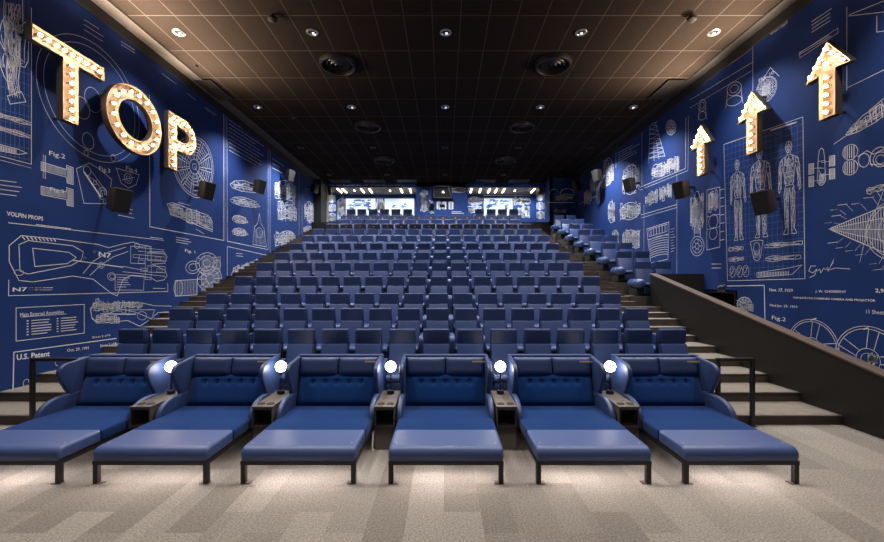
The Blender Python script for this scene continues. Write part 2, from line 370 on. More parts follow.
# long panel with the tool drawing
text(L, 'VOLPIN PROPS', (6.5, 211.2), (43, 216.8), (6.5, 215.6), .012)
L.pix([(8.4, 222.7), (163.8, 240.4)], wn); paragraph(Box(L, (36, 223.5), (72, 228), (72, 230), (36, 225.5)), 1, .02); paragraph(Box(L, (150, 236.5), (163, 238), (163, 239.5), (150, 238)), 1, .02)
b = Box(L, (9, 234), (167, 243), (167, 287), (9, 280))
b.line([(.0, .25), (.05, .02), (.22, .05), (.45, .12), (.52, .18), (.62, .08), (.70, .02), (.73, .06), (.84, .1), (.84, .22), (.97, .2), (1.0, .32), (.98, .46), (.86, .50), (.98, .62), (1, .74), (.97, .84), (.9, .88), (.84, .8), (.68, .78), (.62, .88), (.58, 1.25), (.54, 1.2), (.42, .9), (.30, .85), (.10, 1.02), (.04, 1.0), (.0, .6)], .02, True)
b.line([(.04, .22), (.08, .12), (.3, .18), (.36, .3), (.35, .48), (.29, .62), (.08, .85), (.045, .8)], .018, True); b.line([(.10, .28), (.28, .33), (.32, .44), (.27, .58), (.11, .68)], .018, True)
b.line([(.36, .78), (.42, .5), (.52, .28), (.64, .15)], .018); b.line([(.40, .82), (.46, .6), (.55, .38), (.66, .24)], .018)
for (u, v, r) in ((.47, .58, .022), (.47, .58, .012), (.54, .82, .028), (.545, .82, .018), (.04, .83, .02), (.43, .28, .008), (.37, .44, .008), (.73, .1, .02)): b.ell(u, v, r, r*3.0, .016)
for v in (.14, .22, .3, .38): b.line([(.74, v), (.97, v+.02)], .014)
b.rect(.68, .12, .80, .5, .016); b.rect(.82, .25, .98, .42, .016); b.rect(.82, .54, .98, .68, .016); b.rect(.80, .1, .85, .85, .014); b.line([(.3, .5), (.62, .6)], .03); b.line([(.62, .58), (.82, .66)], .016); b.line([(.62, .7), (.98, .76)], .016)
for i in range(9): b.line([(.055+.018*i, .04), (.065+.018*i, .10)], .03)
for (u, v) in ((.7, .3), (.74, .42), (.76, .6), (.89, .33), (.9, .6)): b.rect(u, v, u+.05, v+.07, .012)
text(L, 'N7', (98.5, 251.5), (111, 253.5), (98.5, 256.5), .02)
L.pix([(8.6, 280), (8.4, 295.7), (167.6, 291.5), (167.6, 283)], wn); text(L, 'N7', (12.5, 287.5), (27, 287.2), (12.5, 291.7), .02)
for (x0, x1) in ((29.5, 33), (35, 42), (43, 54)): paragraph(B(L, x0, 286.8, x1, 291, -.2), 2, .018)
paragraph(B(L, 153, 287, 166, 289.5, .3), 1, .02)
b = Box(L, (115, 274.5), (144, 276), (143.5, 290.2), (115, 290)); b.rect(0, 0, 1, 1, .014); paragraph(Box(L, (117, 276), (131, 277), (131, 288), (117, 288.2)), 5, .018)
# parts list panel
b = Box(L, (15.9, 307.9), (84.1, 304.4), (84.1, 333.1), (15.9, 341.1)); b.rect(0, 0, 1, 1, wn)
text(L, 'Main External Assemblies', (20, 313), (63.5, 310), (20, 316.8)); b.line([(.07, .285), (.70, .29)], .014)
for r in range(6):
    v = .42+r*.085
    for u in (.14, .56): b.line([(u, v), (u+.012, v)], .03); b.dashes(u+.06, u+.06+L.rng.uniform(.2, .30), v, .024, .86)
b = Box(L, (90, 300), (171, 304), (171, 330), (90, 327)); mech(B(L, 92, 299, 120, 313), 4, 14, .015)
b.line([(.0, .3), (.3, .05), (.55, .0), (.75, .1), (1, .08), (1, .3), (.8, .35), (.7, .6), (.55, .9), (.4, .7), (.1, .85), (.02, .7)], .018, True); b.line([(.4, .3), (.75, .25), (.72, .5)], .016); b.ell(.58, .5, .06, .16, .015); b.line([(.1, .5), (.5, .45)], .03)
for i in range(8): b.rect(.03+.05*i, .1+.06*(i % 3), .07+.05*i, .3+.06*(i % 4), .012)
L.pix([(97, 318), (120, 309), (135, 312), (152, 319), (160, 322)], .016); mech(B(L, 121, 301, 143, 309, 0), 8, 10, .013); mech(B(L, 95, 314, 120, 325, 0), 6, 10, .013)
text(L, 'Sheet 2 of 8', (92, 336.5), (110, 334), (92, 338.5)); text(L, 'Sheet 2 of 8', (100, 344.6), (116, 342.2), (100, 347.4))
L.pix([(12.8, 391), (13.7, 352.2), (116.2, 338.4)], .026); text(L, 'U.S. Patent', (16.5, 354.5), (49.5, 350.8), (16.5, 360.3), .025); text(L, 'Oct. 29, 1991', (67, 348.8), (88.5, 346.4), (67, 352.4), .01)
for (x, y) in ((57.5, 362), (26, 383)):
    c = L.at(x, y); L.line([(c[0]+.06*math.cos(i*PI/8), c[1]+.08*math.sin(i*PI/8)) for i in range(13)], .02)
# panel under the P
L.pix([(149.3, 95), (149.7, 226.7), (223.5, 240.4)], wf); L.pix([(223.5, 108), (223.5, 240.4)], wf); L.pix([(226.8, 110), (227.2, 241.2), (268, 249.6), (268, 142)], wf); L.pix([(224.8, 110), (224.8, 240.7)], .018)
b = Box(L, (172, 132), (214, 140), (212, 203), (173, 190)); gear(b, .024, 11); b.line([(.5, .5), (1.05, .95)], .024)
b = Box(L, (167, 201), (212, 215), (213, 232), (168, 216)); mech(b, 21, 16, .024); b.line([(0, .2), (.1, .0), (.9, .1), (1, .4), (.98, 1), (.5, .9), (.05, .8)], .026, True); b.hatch(.05, .25, .95, .8, 26, .016)
L.pix([(178, 202.5), (190, 205.5)], .02); L.pix([(196, 229), (204, 234)], .02)
paragraph(B(L, 176, 236, 192, 243, 3), 3, .022); text(L, 'Fig. 1', (185, 249), (195, 250.8), (185, 252.6))
b = Box(L, (175, 254), (223, 252), (222, 294), (175, 297))
for (u, v, r) in ((.62, .25, .24), (.62, .25, .17), (.62, .25, .08), (.70, .62, .28), (.70, .62, .2), (.70, .62, .1), (.33, .33, .14), (.33, .33, .08), (.85, .3, .1)): b.ell(u, v, r, r*1.05, .022)
b.rect(.0, .62, .42, .98, .024); b.hatch(0, .64, .42, .96, 14, .016); b.ell(.06, .8, .08, .18, .022); b.line([(.42, .62), (.58, .5), (.75, .95)], .022); b.hatch(.5, .1, .95, .9, 22, .014)
for i in range(10): a = i*PI/5; b.line([(.62+.17*math.cos(a), .25+.17*math.sin(a)), (.62+.24*math.cos(a), .25+.24*math.sin(a))], .02); b.line([(.7+.1*math.cos(a), .62+.1*math.sin(a)), (.7+.28*math.cos(a), .62+.28*math.sin(a))], .02)
# further panels towards the back
paragraph(Box(L, (229, 118), (265, 142), (265, 172), (229, 152)), 9, .026)
for (x0, y0, x1, y1, d, sd) in ((230, 175, 262, 192, 6, 1), (230, 192, 260, 206, 6, 2), (232, 212, 248, 224, 3, 3), (232, 225, 248, 237, 2, 4)): vessel(B(L, x0, y0, x1, y1, d), .026, sd)
b = B(L, 251, 212, 267, 244, 3); b.line([(.1, 1), (.2, .45), (.4, .3), (.5, 0), (.6, .3), (.8, .45), (.95, 1)], .028, True); b.hatch(.2, .5, .85, .95, 8, .02); b.ell(.5, .6, .2, .16, .024)
L.pix([(227.2, 300), (227.2, 246.5), (268, 255.5)], .026); paragraph(B(L, 236, 252, 246, 257, 1), 2, .026); mech(Box(L, (232, 266), (258, 257), (258, 266), (232, 282)), 14, 14, .024); b = B(L, 231, 270, 240, 284); b.ell(.5, .5, .5, .5, .026); b.ell(.5, .5, .3, .3, .026)
L.pix([(270, 146), (270, 252)], .03); L.pix([(299, 168), (299, 238)], .03); L.pix([(302, 205), (302, 237)], .03)
for (x0, y0, x1, y1, d, sd) in ((274, 178, 296, 200, 5, 5), (277, 198, 297, 222, 3, 6), (275, 232, 296, 248, -2, 8), (304, 200, 314, 224, 3, 9), (303, 226, 313, 233, 0, 10)): q = B(L, x0, y0, x1, y1, d); mech(q, sd, 18, .036); q.ell(.5, .4, .4, .4, .034)
paragraph(Box(L, (272, 156), (284, 164), (284, 176), (272, 170)), 3, .03)
for (x0, y0, x1, y1, sd) in ((-420, -60, -250, 60, 81), (-230, 20, -110, 110, 82), (-420, 130, -200, 230, 83), (-180, 150, -70, 215, 84), (-160, 300, -60, 380, 85)): q = B(L, x0, y0, x1, y1); mech(q, sd, 20, .014); q.rect(-.08, -.15, 1.08, 1.15, .016)
gear(B(L, -95, 20, -40, 90), .014, 9)
struct(L.mb.build('wall_left', [M['wall'], M['line'], M['linedim']], smooth=False))

# ================================================================== RIGHT WALL (arrows)
R = Wall(1)
DY0, DY1, DZ = 12.1, 13.4, 2.18                   # exit opening behind the parapet
R.mb.quad((WX, -3, -.02), (WX, DY0, -.02), (WX, DY0, CEIL), (WX, -3, CEIL), 0); R.mb.quad((WX, DY1, -.02), (WX, 28.4, -.02), (WX, 28.4, CEIL), (WX, DY1, CEIL), 0); R.mb.quad((WX, DY0, DZ), (WX, DY1, DZ), (WX, DY1, CEIL), (WX, DY0, CEIL), 0)
R.mi = 2
fb = Box(R, (724, 144.5), (803, 117), (805.1, 278.7), (727.6, 280.9))
for i in range(1, 17): fb.line([(i/17, 0), (i/17, 1)], .012)
for i in range(1, 24): fb.line([(0, i/24), (1, i/24)], .012)
R.mi = 1
fb.rect(0, 0, 1, 1, .02); L_ = R
paragraph(Box(R, (771, 128), (802, 118.5), (802, 122.5), (771, 132.5)), 1, .05)
for i, (u0, v0, u1, v1) in enumerate(((.07, .14, .32, .72), (.36, .1, .66, .72), (.72, .12, .98, .72))):
    a, c = fb.at, None
    q = Box.__new__(Box); q.W = R; q.c = [fb.at(u0, v0), fb.at(u1, v0), fb.at(u1, v1), fb.at(u0, v1)]
    figure(q, .019)
    scrib(q, 46, i, .010, .3, .17, .7, .45); scrib(q, 30, i+5, .010, .28, .5, .44, .96); scrib(q, 30, i+8, .010, .56, .5, .72, .96); scrib(q, 14, i+9, .010, .06, .25, .16, .5); scrib(q, 14, i+11, .010, .84, .25, .94, .5)
def sub(b, u0, v0, u1, v1):
    q = Box.__new__(Box); q.W = b.W; q.c = [b.at(u0, v0), b.at(u1, v0), b.at(u1, v1), b.at(u0, v1)]; return q
for k, (u0, v0, u1, v1) in enumerate(((.03, .745, .26, .80), (.03, .82, .26, .875), (.55, .75, .98, .80), (.56, .835, .96, .89))): limb(sub(fb, u0, v0, u1, v1), .015, k+2)
q = sub(fb, .36, .73, .53, .87); q.line([(0, .05), (.3, 0), (.7, 0), (1, .05), (.9, .4), (.75, .9), (.5, 1), (.25, .9), (.1, .4)], .018, True); q.ell(.5, .4, .25, .3, .016); q.hatch(.25, .5, .75, .85, 5, .014)
for u in (.04, .15, .24): q = sub(fb, u, .895, u+.09, .975); q.ell(.5, .5, .5, .5, .016); q.ell(.4, .4, .25, .25, .014); q.line([(.2, .8), (.8, .2)], .016)
q = sub(fb, .44, .915, .97, .985); q.line([(0, .5), (.75, .2), (1, 0), (.8, .8), (0, .95)], .016, True); q.hatch(.03, .5, .75, .85, 20, .022)
# rover seen from above, rollers
b = Box(R, (809, 150), (835, 146), (835, 183), (809, 187))
b.line([(.38, .25), (.42, .05), (.5, 0), (.58, .05), (.62, .25), (.66, .9), (.55, 1), (.45, 1), (.34, .9)], .018, True); b.rect(.36, .35, .64, .55, .016); b.line([(.4, .6), (.6, .85)], .016); b.hatch(.4, .7, .62, .95, 5, .02)
for (u, v) in ((.0, .38), (.0, .72), (.8, .25), (.8, .6)): b.rect(u, v, u+.2, v+.28, .016); b.hatch(u, v, u+.2, v+.28, 6, .016); b.line([(u+.1, v+.14), (.5, v+.14)], .015)
b = Box(R, (843, 146), (858, 143), (858, 174), (843, 176))
for v in (.0, .5):
    b.ell(.5, v+.25, .5, .25, .016)
    for d in (.15, .3, .45, .6, .75): b.line([(d, v+.06), (d, v+.44)], .022)
b = Box(R, (858, 150), (890, 144), (890, 170), (858, 172)); b.ell(.2, .5, .18, .3, .016); b.ell(.7, .5, .3, .45, .017, 140, 380); b.ell(.72, .55, .22, .3, .016); b.ell(.72, .55, .14, .18, .016); b.line([(.0, .3), (.3, .1), (.5, .3), (.95, .1)], .016); b.line([(.4, .7), (.9, .8)], .016)
# dial with a tapering truss, callouts around it
tr = [R.at(829, 229), R.at(892, 203), R.at(892, 256)]
R.line(tr, .024, True)
for i in range(1, 26):
    t = i/26; a = tr[0]*(1-t)+tr[1]*t; c = tr[0]*(1-t)+tr[2]*t; R.line([a, c], .009)
    t2 = (i+1)/26; d = tr[0]*(1-t2)+tr[2]*t2; R.line([a, d], .009)
for k in (.25, .5, .75): R.line([tr[0], tr[1]*(1-k)+tr[2]*k], .016)
c = R.at(900, 229)
for r in (.62, .56, .38, .2): R.line([(c[0]+r*math.cos(i*PI/24), c[1]+r*math.sin(i*PI/24)) for i in range(49)], .017)
for (x, y) in ((831, 209), (838, 204), (852, 203), (864, 197), (825, 222), (828, 242), (836, 247), (846, 250), (856, 254), (870, 263), (873, 269), (868, 190), (832, 215)): paragraph(Box(R, (x, y), (x+10, y-1.2), (x+10, y+1.2), (x, y+2.4)), 1, .02); R.pix([(x+9, y+1), (x+15, 229+(y-229)*.72)], .008)
R.pix([(860, 262), (866, 235), (884, 190)], .01); b = Box(R, (866, 186), (890, 180), (890, 190), (868, 197)); limb(b, .016, 8)
# signature
R.pix([(816, 266), (811, 266), (809, 271), (813, 273), (817, 269), (815, 275), (810, 277.5)], .018); R.pix([(817, 271), (820, 269), (821, 273), (824, 268), (826, 270), (828, 267), (828, 271), (833, 263), (834, 259), (829, 270), (836, 268), (850, 269)], .015)
# patent page text
text(R, 'Nov. 17, 1959', (769.5, 288.2), (793, 288.8), (769.5, 291.8), .01); text(R, 'J. W. CHEMERNY', (815.5, 290), (846.5, 290.5), (815.5, 293.0), .01)
text(R, 'FILM GATE FOR COMBINED CAMERA AND PROJECTOR', (793.5, 296.6), (875.5, 299.5), (793.5, 299.0), .01); text(R, 'Filed Jan. 29, 1954', (770, 304), (797.5, 305.6), (770, 307)); text(R, '2,9', (875.5, 288.5), (884, 288.8), (875.5, 293), .02); text(R, '11 Sheets', (866.5, 309.5), (886, 310.5), (866.5, 313.5)); text(R, 'Fig.2', (772, 315.5), (786, 317.5), (772, 320.5))
for (x, y, r0) in ((812, 347, .66), (868, 360, .70)):
    c = R.at(x, y)
    for r in (r0, r0*.92, r0*.34, r0*.2): R.line([(c[0]+r*math.cos(i*PI/24), c[1]+r*math.sin(i*PI/24)) for i in range(49)], .017)
    for k in range(5):
        a = k*2*PI/5+.5
        for d in (-.16, .16): R.line([(c[0]+r0*.34*math.cos(a+d*2), c[1]+r0*.34*math.sin(a+d*2)), (c[0]+r0*.92*math.cos(a+d), c[1]+r0*.92*math.sin(a+d))], .016)
R.pix([(811, 320), (816, 318.5)], .04); R.pix([(864, 329), (868, 328)], .04); mech(B(R, 868, 352, 878, 366), 3, 10, .014)
R.pix([(727, 286), (764.3, 285.3), (765.2, 322)], .03); b = B(R, 737, 297, 752, 312); gear(b, .018, 5); R.pix([(736, 300), (751, 306)], .02); mech(B(R, 740, 304, 754, 312), 9, 8, .016)
mech(Box(R, (718, 285.5), (725, 284), (725, 293), (718, 293)), 31, 10, .03)
# panels towards the back
R.pix([(640, 187.3), (685.5, 168.5), (686, 118)], .024); R.pix([(640, 190), (688, 170.5), (688.5, 116)], .018); R.pix([(641, 215), (677, 204.5)], .024); R.pix([(641, 218), (677, 207.5)], .018); R.pix([(677, 174), (677, 320)], .018); R.pix([(644, 205), (644, 265)], .018); R.pix([(642, 130), (642, 186)], .02)
b = Box(R, (645, 127), (663, 119), (666, 156), (647, 164)); b.line([(.1, 1), (.3, .0), (.6, 0), (.95, 1)], .026); b.line([(.4, 1), (.45, .5), (.6, .5), (.65, 1)], .024)
for i in range(8): t = i/8; b.line([(.3-.2*t, t), (.62+.28*(t+.12), t+.1)], .02); b.line([(.1+.2*(1-t), t), (.7+.2*t, t)], .018)
mech(Box(R, (651, 166), (680, 152), (680, 172), (651, 182)), 41, 18, .026); gear(B(R, 666, 120, 676, 135), .02, 6)
mech(Box(R, (645, 193), (658, 188), (658, 204), (645, 209)), 42, 10, .022); mech(Box(R, (659, 186), (672, 181), (672, 199), (659, 203)), 43, 10, .022)
b = Box(R, (647, 229), (669, 222), (669, 259), (650, 263)); b.rect(0, .0, 1, .32, .026); b.rect(.08, .04, .92, .24, .022); b.hatch(.12, .06, .9, .22, 6, .035)
for i in range(9): b.ell(.5, .36+.065*i, .46, .05, .024, 180, 360, 10)
b.line([(0, .32), (.05, 1), (.95, 1), (1, .32)], .026); paragraph(Box(R, (671, 228), (675, 227), (675, 252), (671, 253)), 9, .03)
b = B(R, 690, 192, 705, 262, -1); b.ell(.5, .78, .45, .14, .022); b.ell(.5, .78, .32, .10, .02); b.ell(.5, .78, .12, .04, .02); b.line([(.3, .65), (.3, .1), (.42, 0), (.58, 0), (.7, .1), (.7, .65)], .022); b.hatch(.3, .1, .7, .6, 6, .016); b.ell(.5, .3, .3, .12, .02)
for i in range(6): b.line([(.5+.12*math.cos(i), .78+.04*math.sin(i)), (.5+.32*math.cos(i), .78+.1*math.sin(i))], .018)
mech(B(R, 690, 192, 704, 232, -2), 44, 14, .018)
b = B(R, 707, 190, 720, 250, -3); b.rect(0, 0, 1, 1, .02); mech(sub(b, .1, .03, .9, .4), 45, 10, .018); b.ell(.5, .55, .35, .12, .018); b.ell(.5, .75, .3, .1, .018); b.line([(0, .45), (1, .45)], .018); b.line([(0, .66), (1, .66)], .018)
for i in range(7): b.line([(1.05, .05+.14*i), (1.3, .05+.14*i)], .022)
paragraph(B(R, 712, 262, 722, 270), 2, .026)
for (x0, y0, x1, y1, d) in ((725, 84, 744, 108, -5), (698, 100, 707, 121, -2)): b = B(R, x0, y0, x1, y1, d); b.ell(.5, .3, .38, .28, .018); b.ell(.5, .3, .22, .16, .016); b.line([(.15, .35), (.05, 1)], .018); b.line([(.85, .35), (.95, 1)], .018); b.ell(.5, .8, .4, .2, .016)
b = Box(R, (756, 82), (777, 72), (777, 98), (756, 106)); gear(b, .014, 7); b.line([(.3, .1), (.7, -.3), (1.1, .2)], .018); text(R, 'FIG. 10', (759, 79), (774, 70), (759, 82.5)); b.hatch(.3, .3, .7, .7, 8, .02)
R.pix([(690, 100), (753, 62)], .015); R.pix([(690, 108), (753, 70)], .012); R.pix([(753, 0), (753, 118)], .016); R.pix([(847, 7), (847, 90)], .016); R.pix([(847, 88), (884, 70)], .014); R.pix([(701, 85), (753, 48)], .014)
paragraph(Box(R, (812, 20), (834, 5), (834, 20), (812, 34)), 4, .02); paragraph(Box(R, (799, 52), (838, 29), (838, 33), (799, 56)), 2, .02)
R.pix([(800, 53), (838, 28), (838, 33), (800, 58), (800, 53)], .014); R.pix([(849, 15), (884, 1)], .018); R.pix([(849, 16), (884, 12)], .016); R.pix([(877, 16), (877, 32), (884, 31)], .016)
vessel(Box(R, (763, 34), (800, 0), (800, 12), (768, 34)), .016, 9); mech(Box(R, (770, 30), (788, 18), (788, 24), (770, 36)), 12, 12, .016)
b = Box(R, (846, 128), (892, 84), (892, 122), (846, 140)); vessel(b, .017, 5); b.rect(.55, .2, .95, .6, .016); b.hatch(.6, .25, .95, .55, 6, .015); b.line([(-.3, .9), (.6, .55)], .017)
for (x0, y0, x1, y1, d, sd) in ((596, 182, 600, 205, -1, 51), (600, 178, 608, 190, -3, 52), (603, 158, 614, 188, -3, 53), (622, 165, 640, 198, -4, 54), (620, 203, 641, 222, -3, 55), (608, 200, 615, 224, 0, 56), (590, 178, 597, 194, -2, 57), (622, 230, 640, 250, -2, 58), (584, 190, 592, 205, -1, 59), (612, 230, 619, 245, 0, 60)):
    q = B(R, x0, y0, x1, y1, d); mech(q, sd, 16, .034); q.ell(.5, .5, .45, .45, .034)
paragraph(Box(R, (618, 152), (640, 140), (640, 152), (618, 164)), 5, .026); R.pix([(616, 148), (616, 168)], .03); R.pix([(578, 205), (596, 196)], .03)
for (x0, y0, x1, y1, sd) in ((1130, -60, 1300, 60, 86), (980, 40, 1090, 120, 87), (1100, 150, 1300, 240, 88), (985, 150, 1060, 215, 89), (940, 290, 1040, 350, 90)): q = B(R, x0, y0, x1, y1); mech(q, sd, 20, .014); q.rect(-.08, -.15, 1.08, 1.15, .016)
struct(R.mb.build('wall_right', [M['wall'], M['line'], M['linedim']], smooth=False))

# ================================================================== SHELL
s = MB(); s.quad((-WX, -3, 0), (WX+3, -3, 0), (WX+3, 14, 0), (-WX, 14, 0)); struct(s.build('floor', M['carpet'], smooth=False))
s = MB(); s.quad((-WX, -3, CEIL), (-WX, 28.4, CEIL), (WX, 28.4, CEIL), (WX, -3, CEIL)); struct(s.build('ceiling', M['ceiling'], smooth=False))
s = MB(); s.box(-WX, -8.34, -3, 28.2, CEIL-.05, CEIL+.01, .01); struct(s.build('trim_1', M['greystrip']))
s = MB(); s.box(8.42, WX, -3, 28.2, CEIL-.04, CEIL+.01, .01); struct(s.build('trim_2', M['trim']))
for k, sx in ((3, -1), (4, 1)):
    s = MB(); s.box(min(sx*WX, sx*(WX-.06)), max(sx*WX, sx*(WX-.06)), -3, 28.2, CEIL-.32, CEIL-.05); struct(s.build(f'trim_{k}', M['trim']))
# back of the hall: rear alcoves with lit windows left and right of the projection booth
YB, YA, AF, AC = 28.2, 30.8, 6.56, 9.30
BW = BackWall(YB)
BW.mb.box(-1.95, 1.65, YB, YA, 5.8, CEIL); BW.mb.box(-WX, 7.1, YB, YB+.2, AC, CEIL)
for (x0, y0, x1, y1, sd) in ((420, 189, 428, 213, 1), (429, 200, 434, 214, 2), (452, 187, 466, 193, 3), (440, 203, 445, 209, 4)): q = B(BW, x0, y0, x1, y1); mech(q, sd, 14, .045); q.ell(.5, .5, .45, .45, .045)
for i, (x0, x1) in enumerate(((437, 441), (442.5, 446), (449, 453))): q = B(BW, x0, 202, x1, 209); q.rect(0, 0, 1, 1, .06); q.hatch(0, .1, 1, .9, 3, .06)
paragraph(B(BW, 452, 211, 466, 214), 2, .05); paragraph(B(BW, 330, 184.5, 415, 186), 1, .03)
struct(BW.mb.build('wall_back', [M['wall'], M['line'], M['linedim']], smooth=False))
AW = BackWall(YA)
AW.mb.quad((-8.3, YA, 5.8), (7.1, YA, 5.8), (7.1, YA, AC), (-8.3, YA, AC))
for (x0, y0, x1, y1, sd) in ((337, 196, 345, 222, 5), (377, 197, 384, 214, 6), (468, 196, 483, 206, 7), (514, 197, 531, 206, 8), (517, 206, 530, 219, 9), (468, 207, 482, 213, 10)): q = B(AW, x0, y0, x1, y1); mech(q, sd, 16, .045); q.ell(.5, .5, .4, .4, .045)
AW.pix([(484, 195.5), (530, 195.5)], .05); AW.pix([(468, 206.6), (481, 206.6)], .05)
struct(AW.mb.build('wall_rear', [M['wall'], M['line'], M['linedim']], smooth=False))
class SideWall(Wall):
    def __init__(s, side, X, face): Wall.__init__(s, side); s.Xw = X; s.face = face
    def at(s, px, py): y = abs(s.Xw)*F/abs(px-CX); return Vector((y, EYE+(CY-py)*y/F))
    def p3(s, a, h=None): return (s.Xw+s.face*.004, a[0], a[1])
for nm, X, face, (x0, x1) in (('wall_alcove_left', -8.3, 1, (326, 336)), ('wall_alcove_right', 7.1, -1, (536, 546))):
    S = SideWall(-1 if X < 0 else 1, X, face)
    if X < 0: S.mb.quad((X, YB, 5.8), (X, YA, 5.8), (X, YA, CEIL), (X, YB, CEIL))
    else: S.mb.box(X, X+.2, 26.9, YA, 5.8, CEIL)
    for k in range(3):
        if X < 0: q = B(S, x0+1, 195+k*9, x1, 203+k*9)
        else: q = B(S, x0-1, 193+k*9, x1-1, 201+k*9)
        mech(q, 70+k, 14, .05); q.ell(.5, .5, .4, .45, .05)
    struct(S.mb.build(nm, [M['wall'], M['line'], M['linedim']], smooth=False))
BR = BackWall(26.9)
BR.mb.quad((7.1, 26.9, 4.5), (WX, 26.9, 4.5), (WX, 26.9, CEIL), (7.1, 26.9, CEIL))
BR.pix([(548, 202.5), (574, 202.5)], .05)
q = B(BR, 549, 188, 575, 200); q.ell(.2, .5, .18, .4, .05, 180, 360); q.ell(.7, .45, .26, .4, .05, 150, 380); q.line([(.45, .8), (.6, .5), (.95, .6)], .05); mech(B(BR, 555, 195, 573, 201), 3, 8, .04); mech(B(BR, 554, 209, 566, 213), 4, 8, .04)
struct(BR.mb.build('wall_back_right', [M['wall'], M['line'], M['linedim']], smooth=False))
s = MB(); s.box(-WX, -8.3, 27.0, YB, 5.8, CEIL); struct(s.build('pillar', M['trim'], smooth=False))
s = MB(); s.box(-8.3, -8.24, YB-.02, YB+.4, 5.8, AC); struct(s.build('trim_5', M['beige'], smooth=False))
for k, (x0, x1) in ((6, (-8.3, -1.95)), (7, (1.65, 7.1))):
    s = MB(); s.quad((x0, YB, AC), (x0, YA, AC), (x1, YA, AC), (x1, YB, AC)); struct(s.build('ceiling_alcove', M['beige'], smooth=False))
s = MB(); s.box(-WX, 7.1, 26.6, YA, 5.0, AF, .01); struct(s.build('floor_alcove', M['parapet'], smooth=False))
for k, (x0, x1, y0, y1) in enumerate(((346, 375.2, 198.6, 217), (384.8, 414, 198.6, 217), (484, 512.6, 198.3, 217))):
    a = P(x0, y1, YA-.06); c = P(x1, y0, YA-.06)
    w = empty(f'window_{k+1}', (a.x, YA-.06, a.z)); w['kind'] = 'structure'
    W_, H_ = c.x-a.x, c.z-a.z
    s = MB(); s.box(0, W_, .03, .05, 0, H_); s.build('pane', M['window'], w, smooth=False)
    s = MB()
    for (u0, u1, v0, v1) in ((-.05, 0, -.05, H_+.05), (W_, W_+.05, -.05, H_+.05), (0, W_, -.05, 0), (0, W_, H_, H_+.05)): s.box(u0, u1, 0, .06, v0, v1)
    s.build('window_frame', M['beige'], w, smooth=False)
    r = random.Random(k+3); s = MB()
    for (cx, cz, sc) in ((.28, .72, .5), (.66, .70, .45), (.15, .5, .3), (.8, .45, .3)) if k != 1 else ((.3, .55, .22), (.58, .62, .3), (.6, .5, .15)):
        for i in range(16 if k != 1 else 6):
            x = cx*W_+r.uniform(-.6, .6)*sc; z = cz*H_+r.uniform(-.5, .5)*sc; l = r.uniform(.08, .5)*sc*2; h = r.uniform(.03, .12)
            x = min(max(x, .03), W_-.6); z = min(max(z, .05), H_-.2)
            s.quad((x, .024, z), (x+min(l, .5), .024, z+h*.5), (x+min(l, .5), .024, z+h*1.3), (x, .024, z+h))
    s.build('window_drawing', M['windowink'], w, smooth=False)
# ceiling slots at the back
for i, (x0, x1) in enumerate(((330, 351), (364, 384.5), (397, 417), (475, 496), (508, 529))):
    a = P(x0, 182, 27.6)
    t = empty('ceiling_slot', (P((x0+x1)/2, 182, 27.6).x, 27.6, CEIL)); tag(t, f'dark slot outlet at the back ceiling edge, {place_words(i, 5)}', 'air vent', 'slot outlets at the back of the ceiling')
    w = (x1-x0)*27.6/F/2
    s = MB(); s.box(-w, w, -.55, .55, -.05, -.01, .008); s.build('vent_frame', M['black_matt'], t)
    s = MB()
    for k in range(6): s.box(-w+.05, w-.05, -.45+.17*k, -.40+.17*k, -.07, -.045)
    s.build('slat', M['black'], t, smooth=False)

# ------------------------------------------------------------------ tiers, stairs, parapet
TOPY = {1: 329.1, 2: 308.2, 3: 293.2, 4: 276.3, 5: 262.4, 6: 252.2, 7: 242.9, 8: 235.3, 9: 228.8, 10: 223.7, 11: 219.2, 12: 215.5, 13: 208.8}
RY = {k: 7.66+1.42*(k-1) for k in range(1, 14)}
def rtop(k): return EYE+(CY-TOPY[k])*RY[k]/F
SEATH = 1.24
RP = {k: rtop(k)-SEATH for k in RY}; RP[13] = 5.98
TX0, TX1 = -6.36, 4.76
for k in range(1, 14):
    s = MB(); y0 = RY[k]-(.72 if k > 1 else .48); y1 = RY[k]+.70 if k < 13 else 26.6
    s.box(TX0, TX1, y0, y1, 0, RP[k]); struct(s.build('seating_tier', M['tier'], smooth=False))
steps = [(7.05, .165), (7.88, .345), (8.66, .53), (9.48, .70), (10.31, .865), (11.13, 1.03), (11.55, 1.22), (11.94, 1.42)]
while steps[-1][1] < 5.95: steps.append((steps[-1][0]+.473, steps[-1][1]+.1525))
def flight(name, x0, x1, x1b):
    s = MB()
    for i, (y, z) in enumerate(steps):
        yn = steps[i+1][0] if i+1 < len(steps) else 26.6; zp = steps[i-1][1] if i else 0
        xe = x1 if yn < 13.7 else x1b
        s.quad((x0, y, zp), (xe, y, zp), (xe, y, z-.02), (x0, y, z-.02), 0)
        s.quad((x0, y, z-.02), (xe, y, z-.02), (xe, y-.012, z), (x0, y-.012, z), 2)
        s.quad((x0, y-.012, z), (xe, y-.012, z), (xe, y+.05, z), (x0, y+.05, z), 2)
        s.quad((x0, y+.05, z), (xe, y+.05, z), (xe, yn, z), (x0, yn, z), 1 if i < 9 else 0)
        s.quad((x0, y, 0), (x0, y, z), (x0, yn, z), (x0, yn, 0), 0); s.quad((xe, y, 0), (xe, yn, 0), (xe, yn, z), (xe, y, z), 0)
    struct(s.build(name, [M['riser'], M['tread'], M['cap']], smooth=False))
flight('floor_steps_left', -WX, TX0, TX0); flight('floor_steps_right', TX1, 7.02, 6.45)
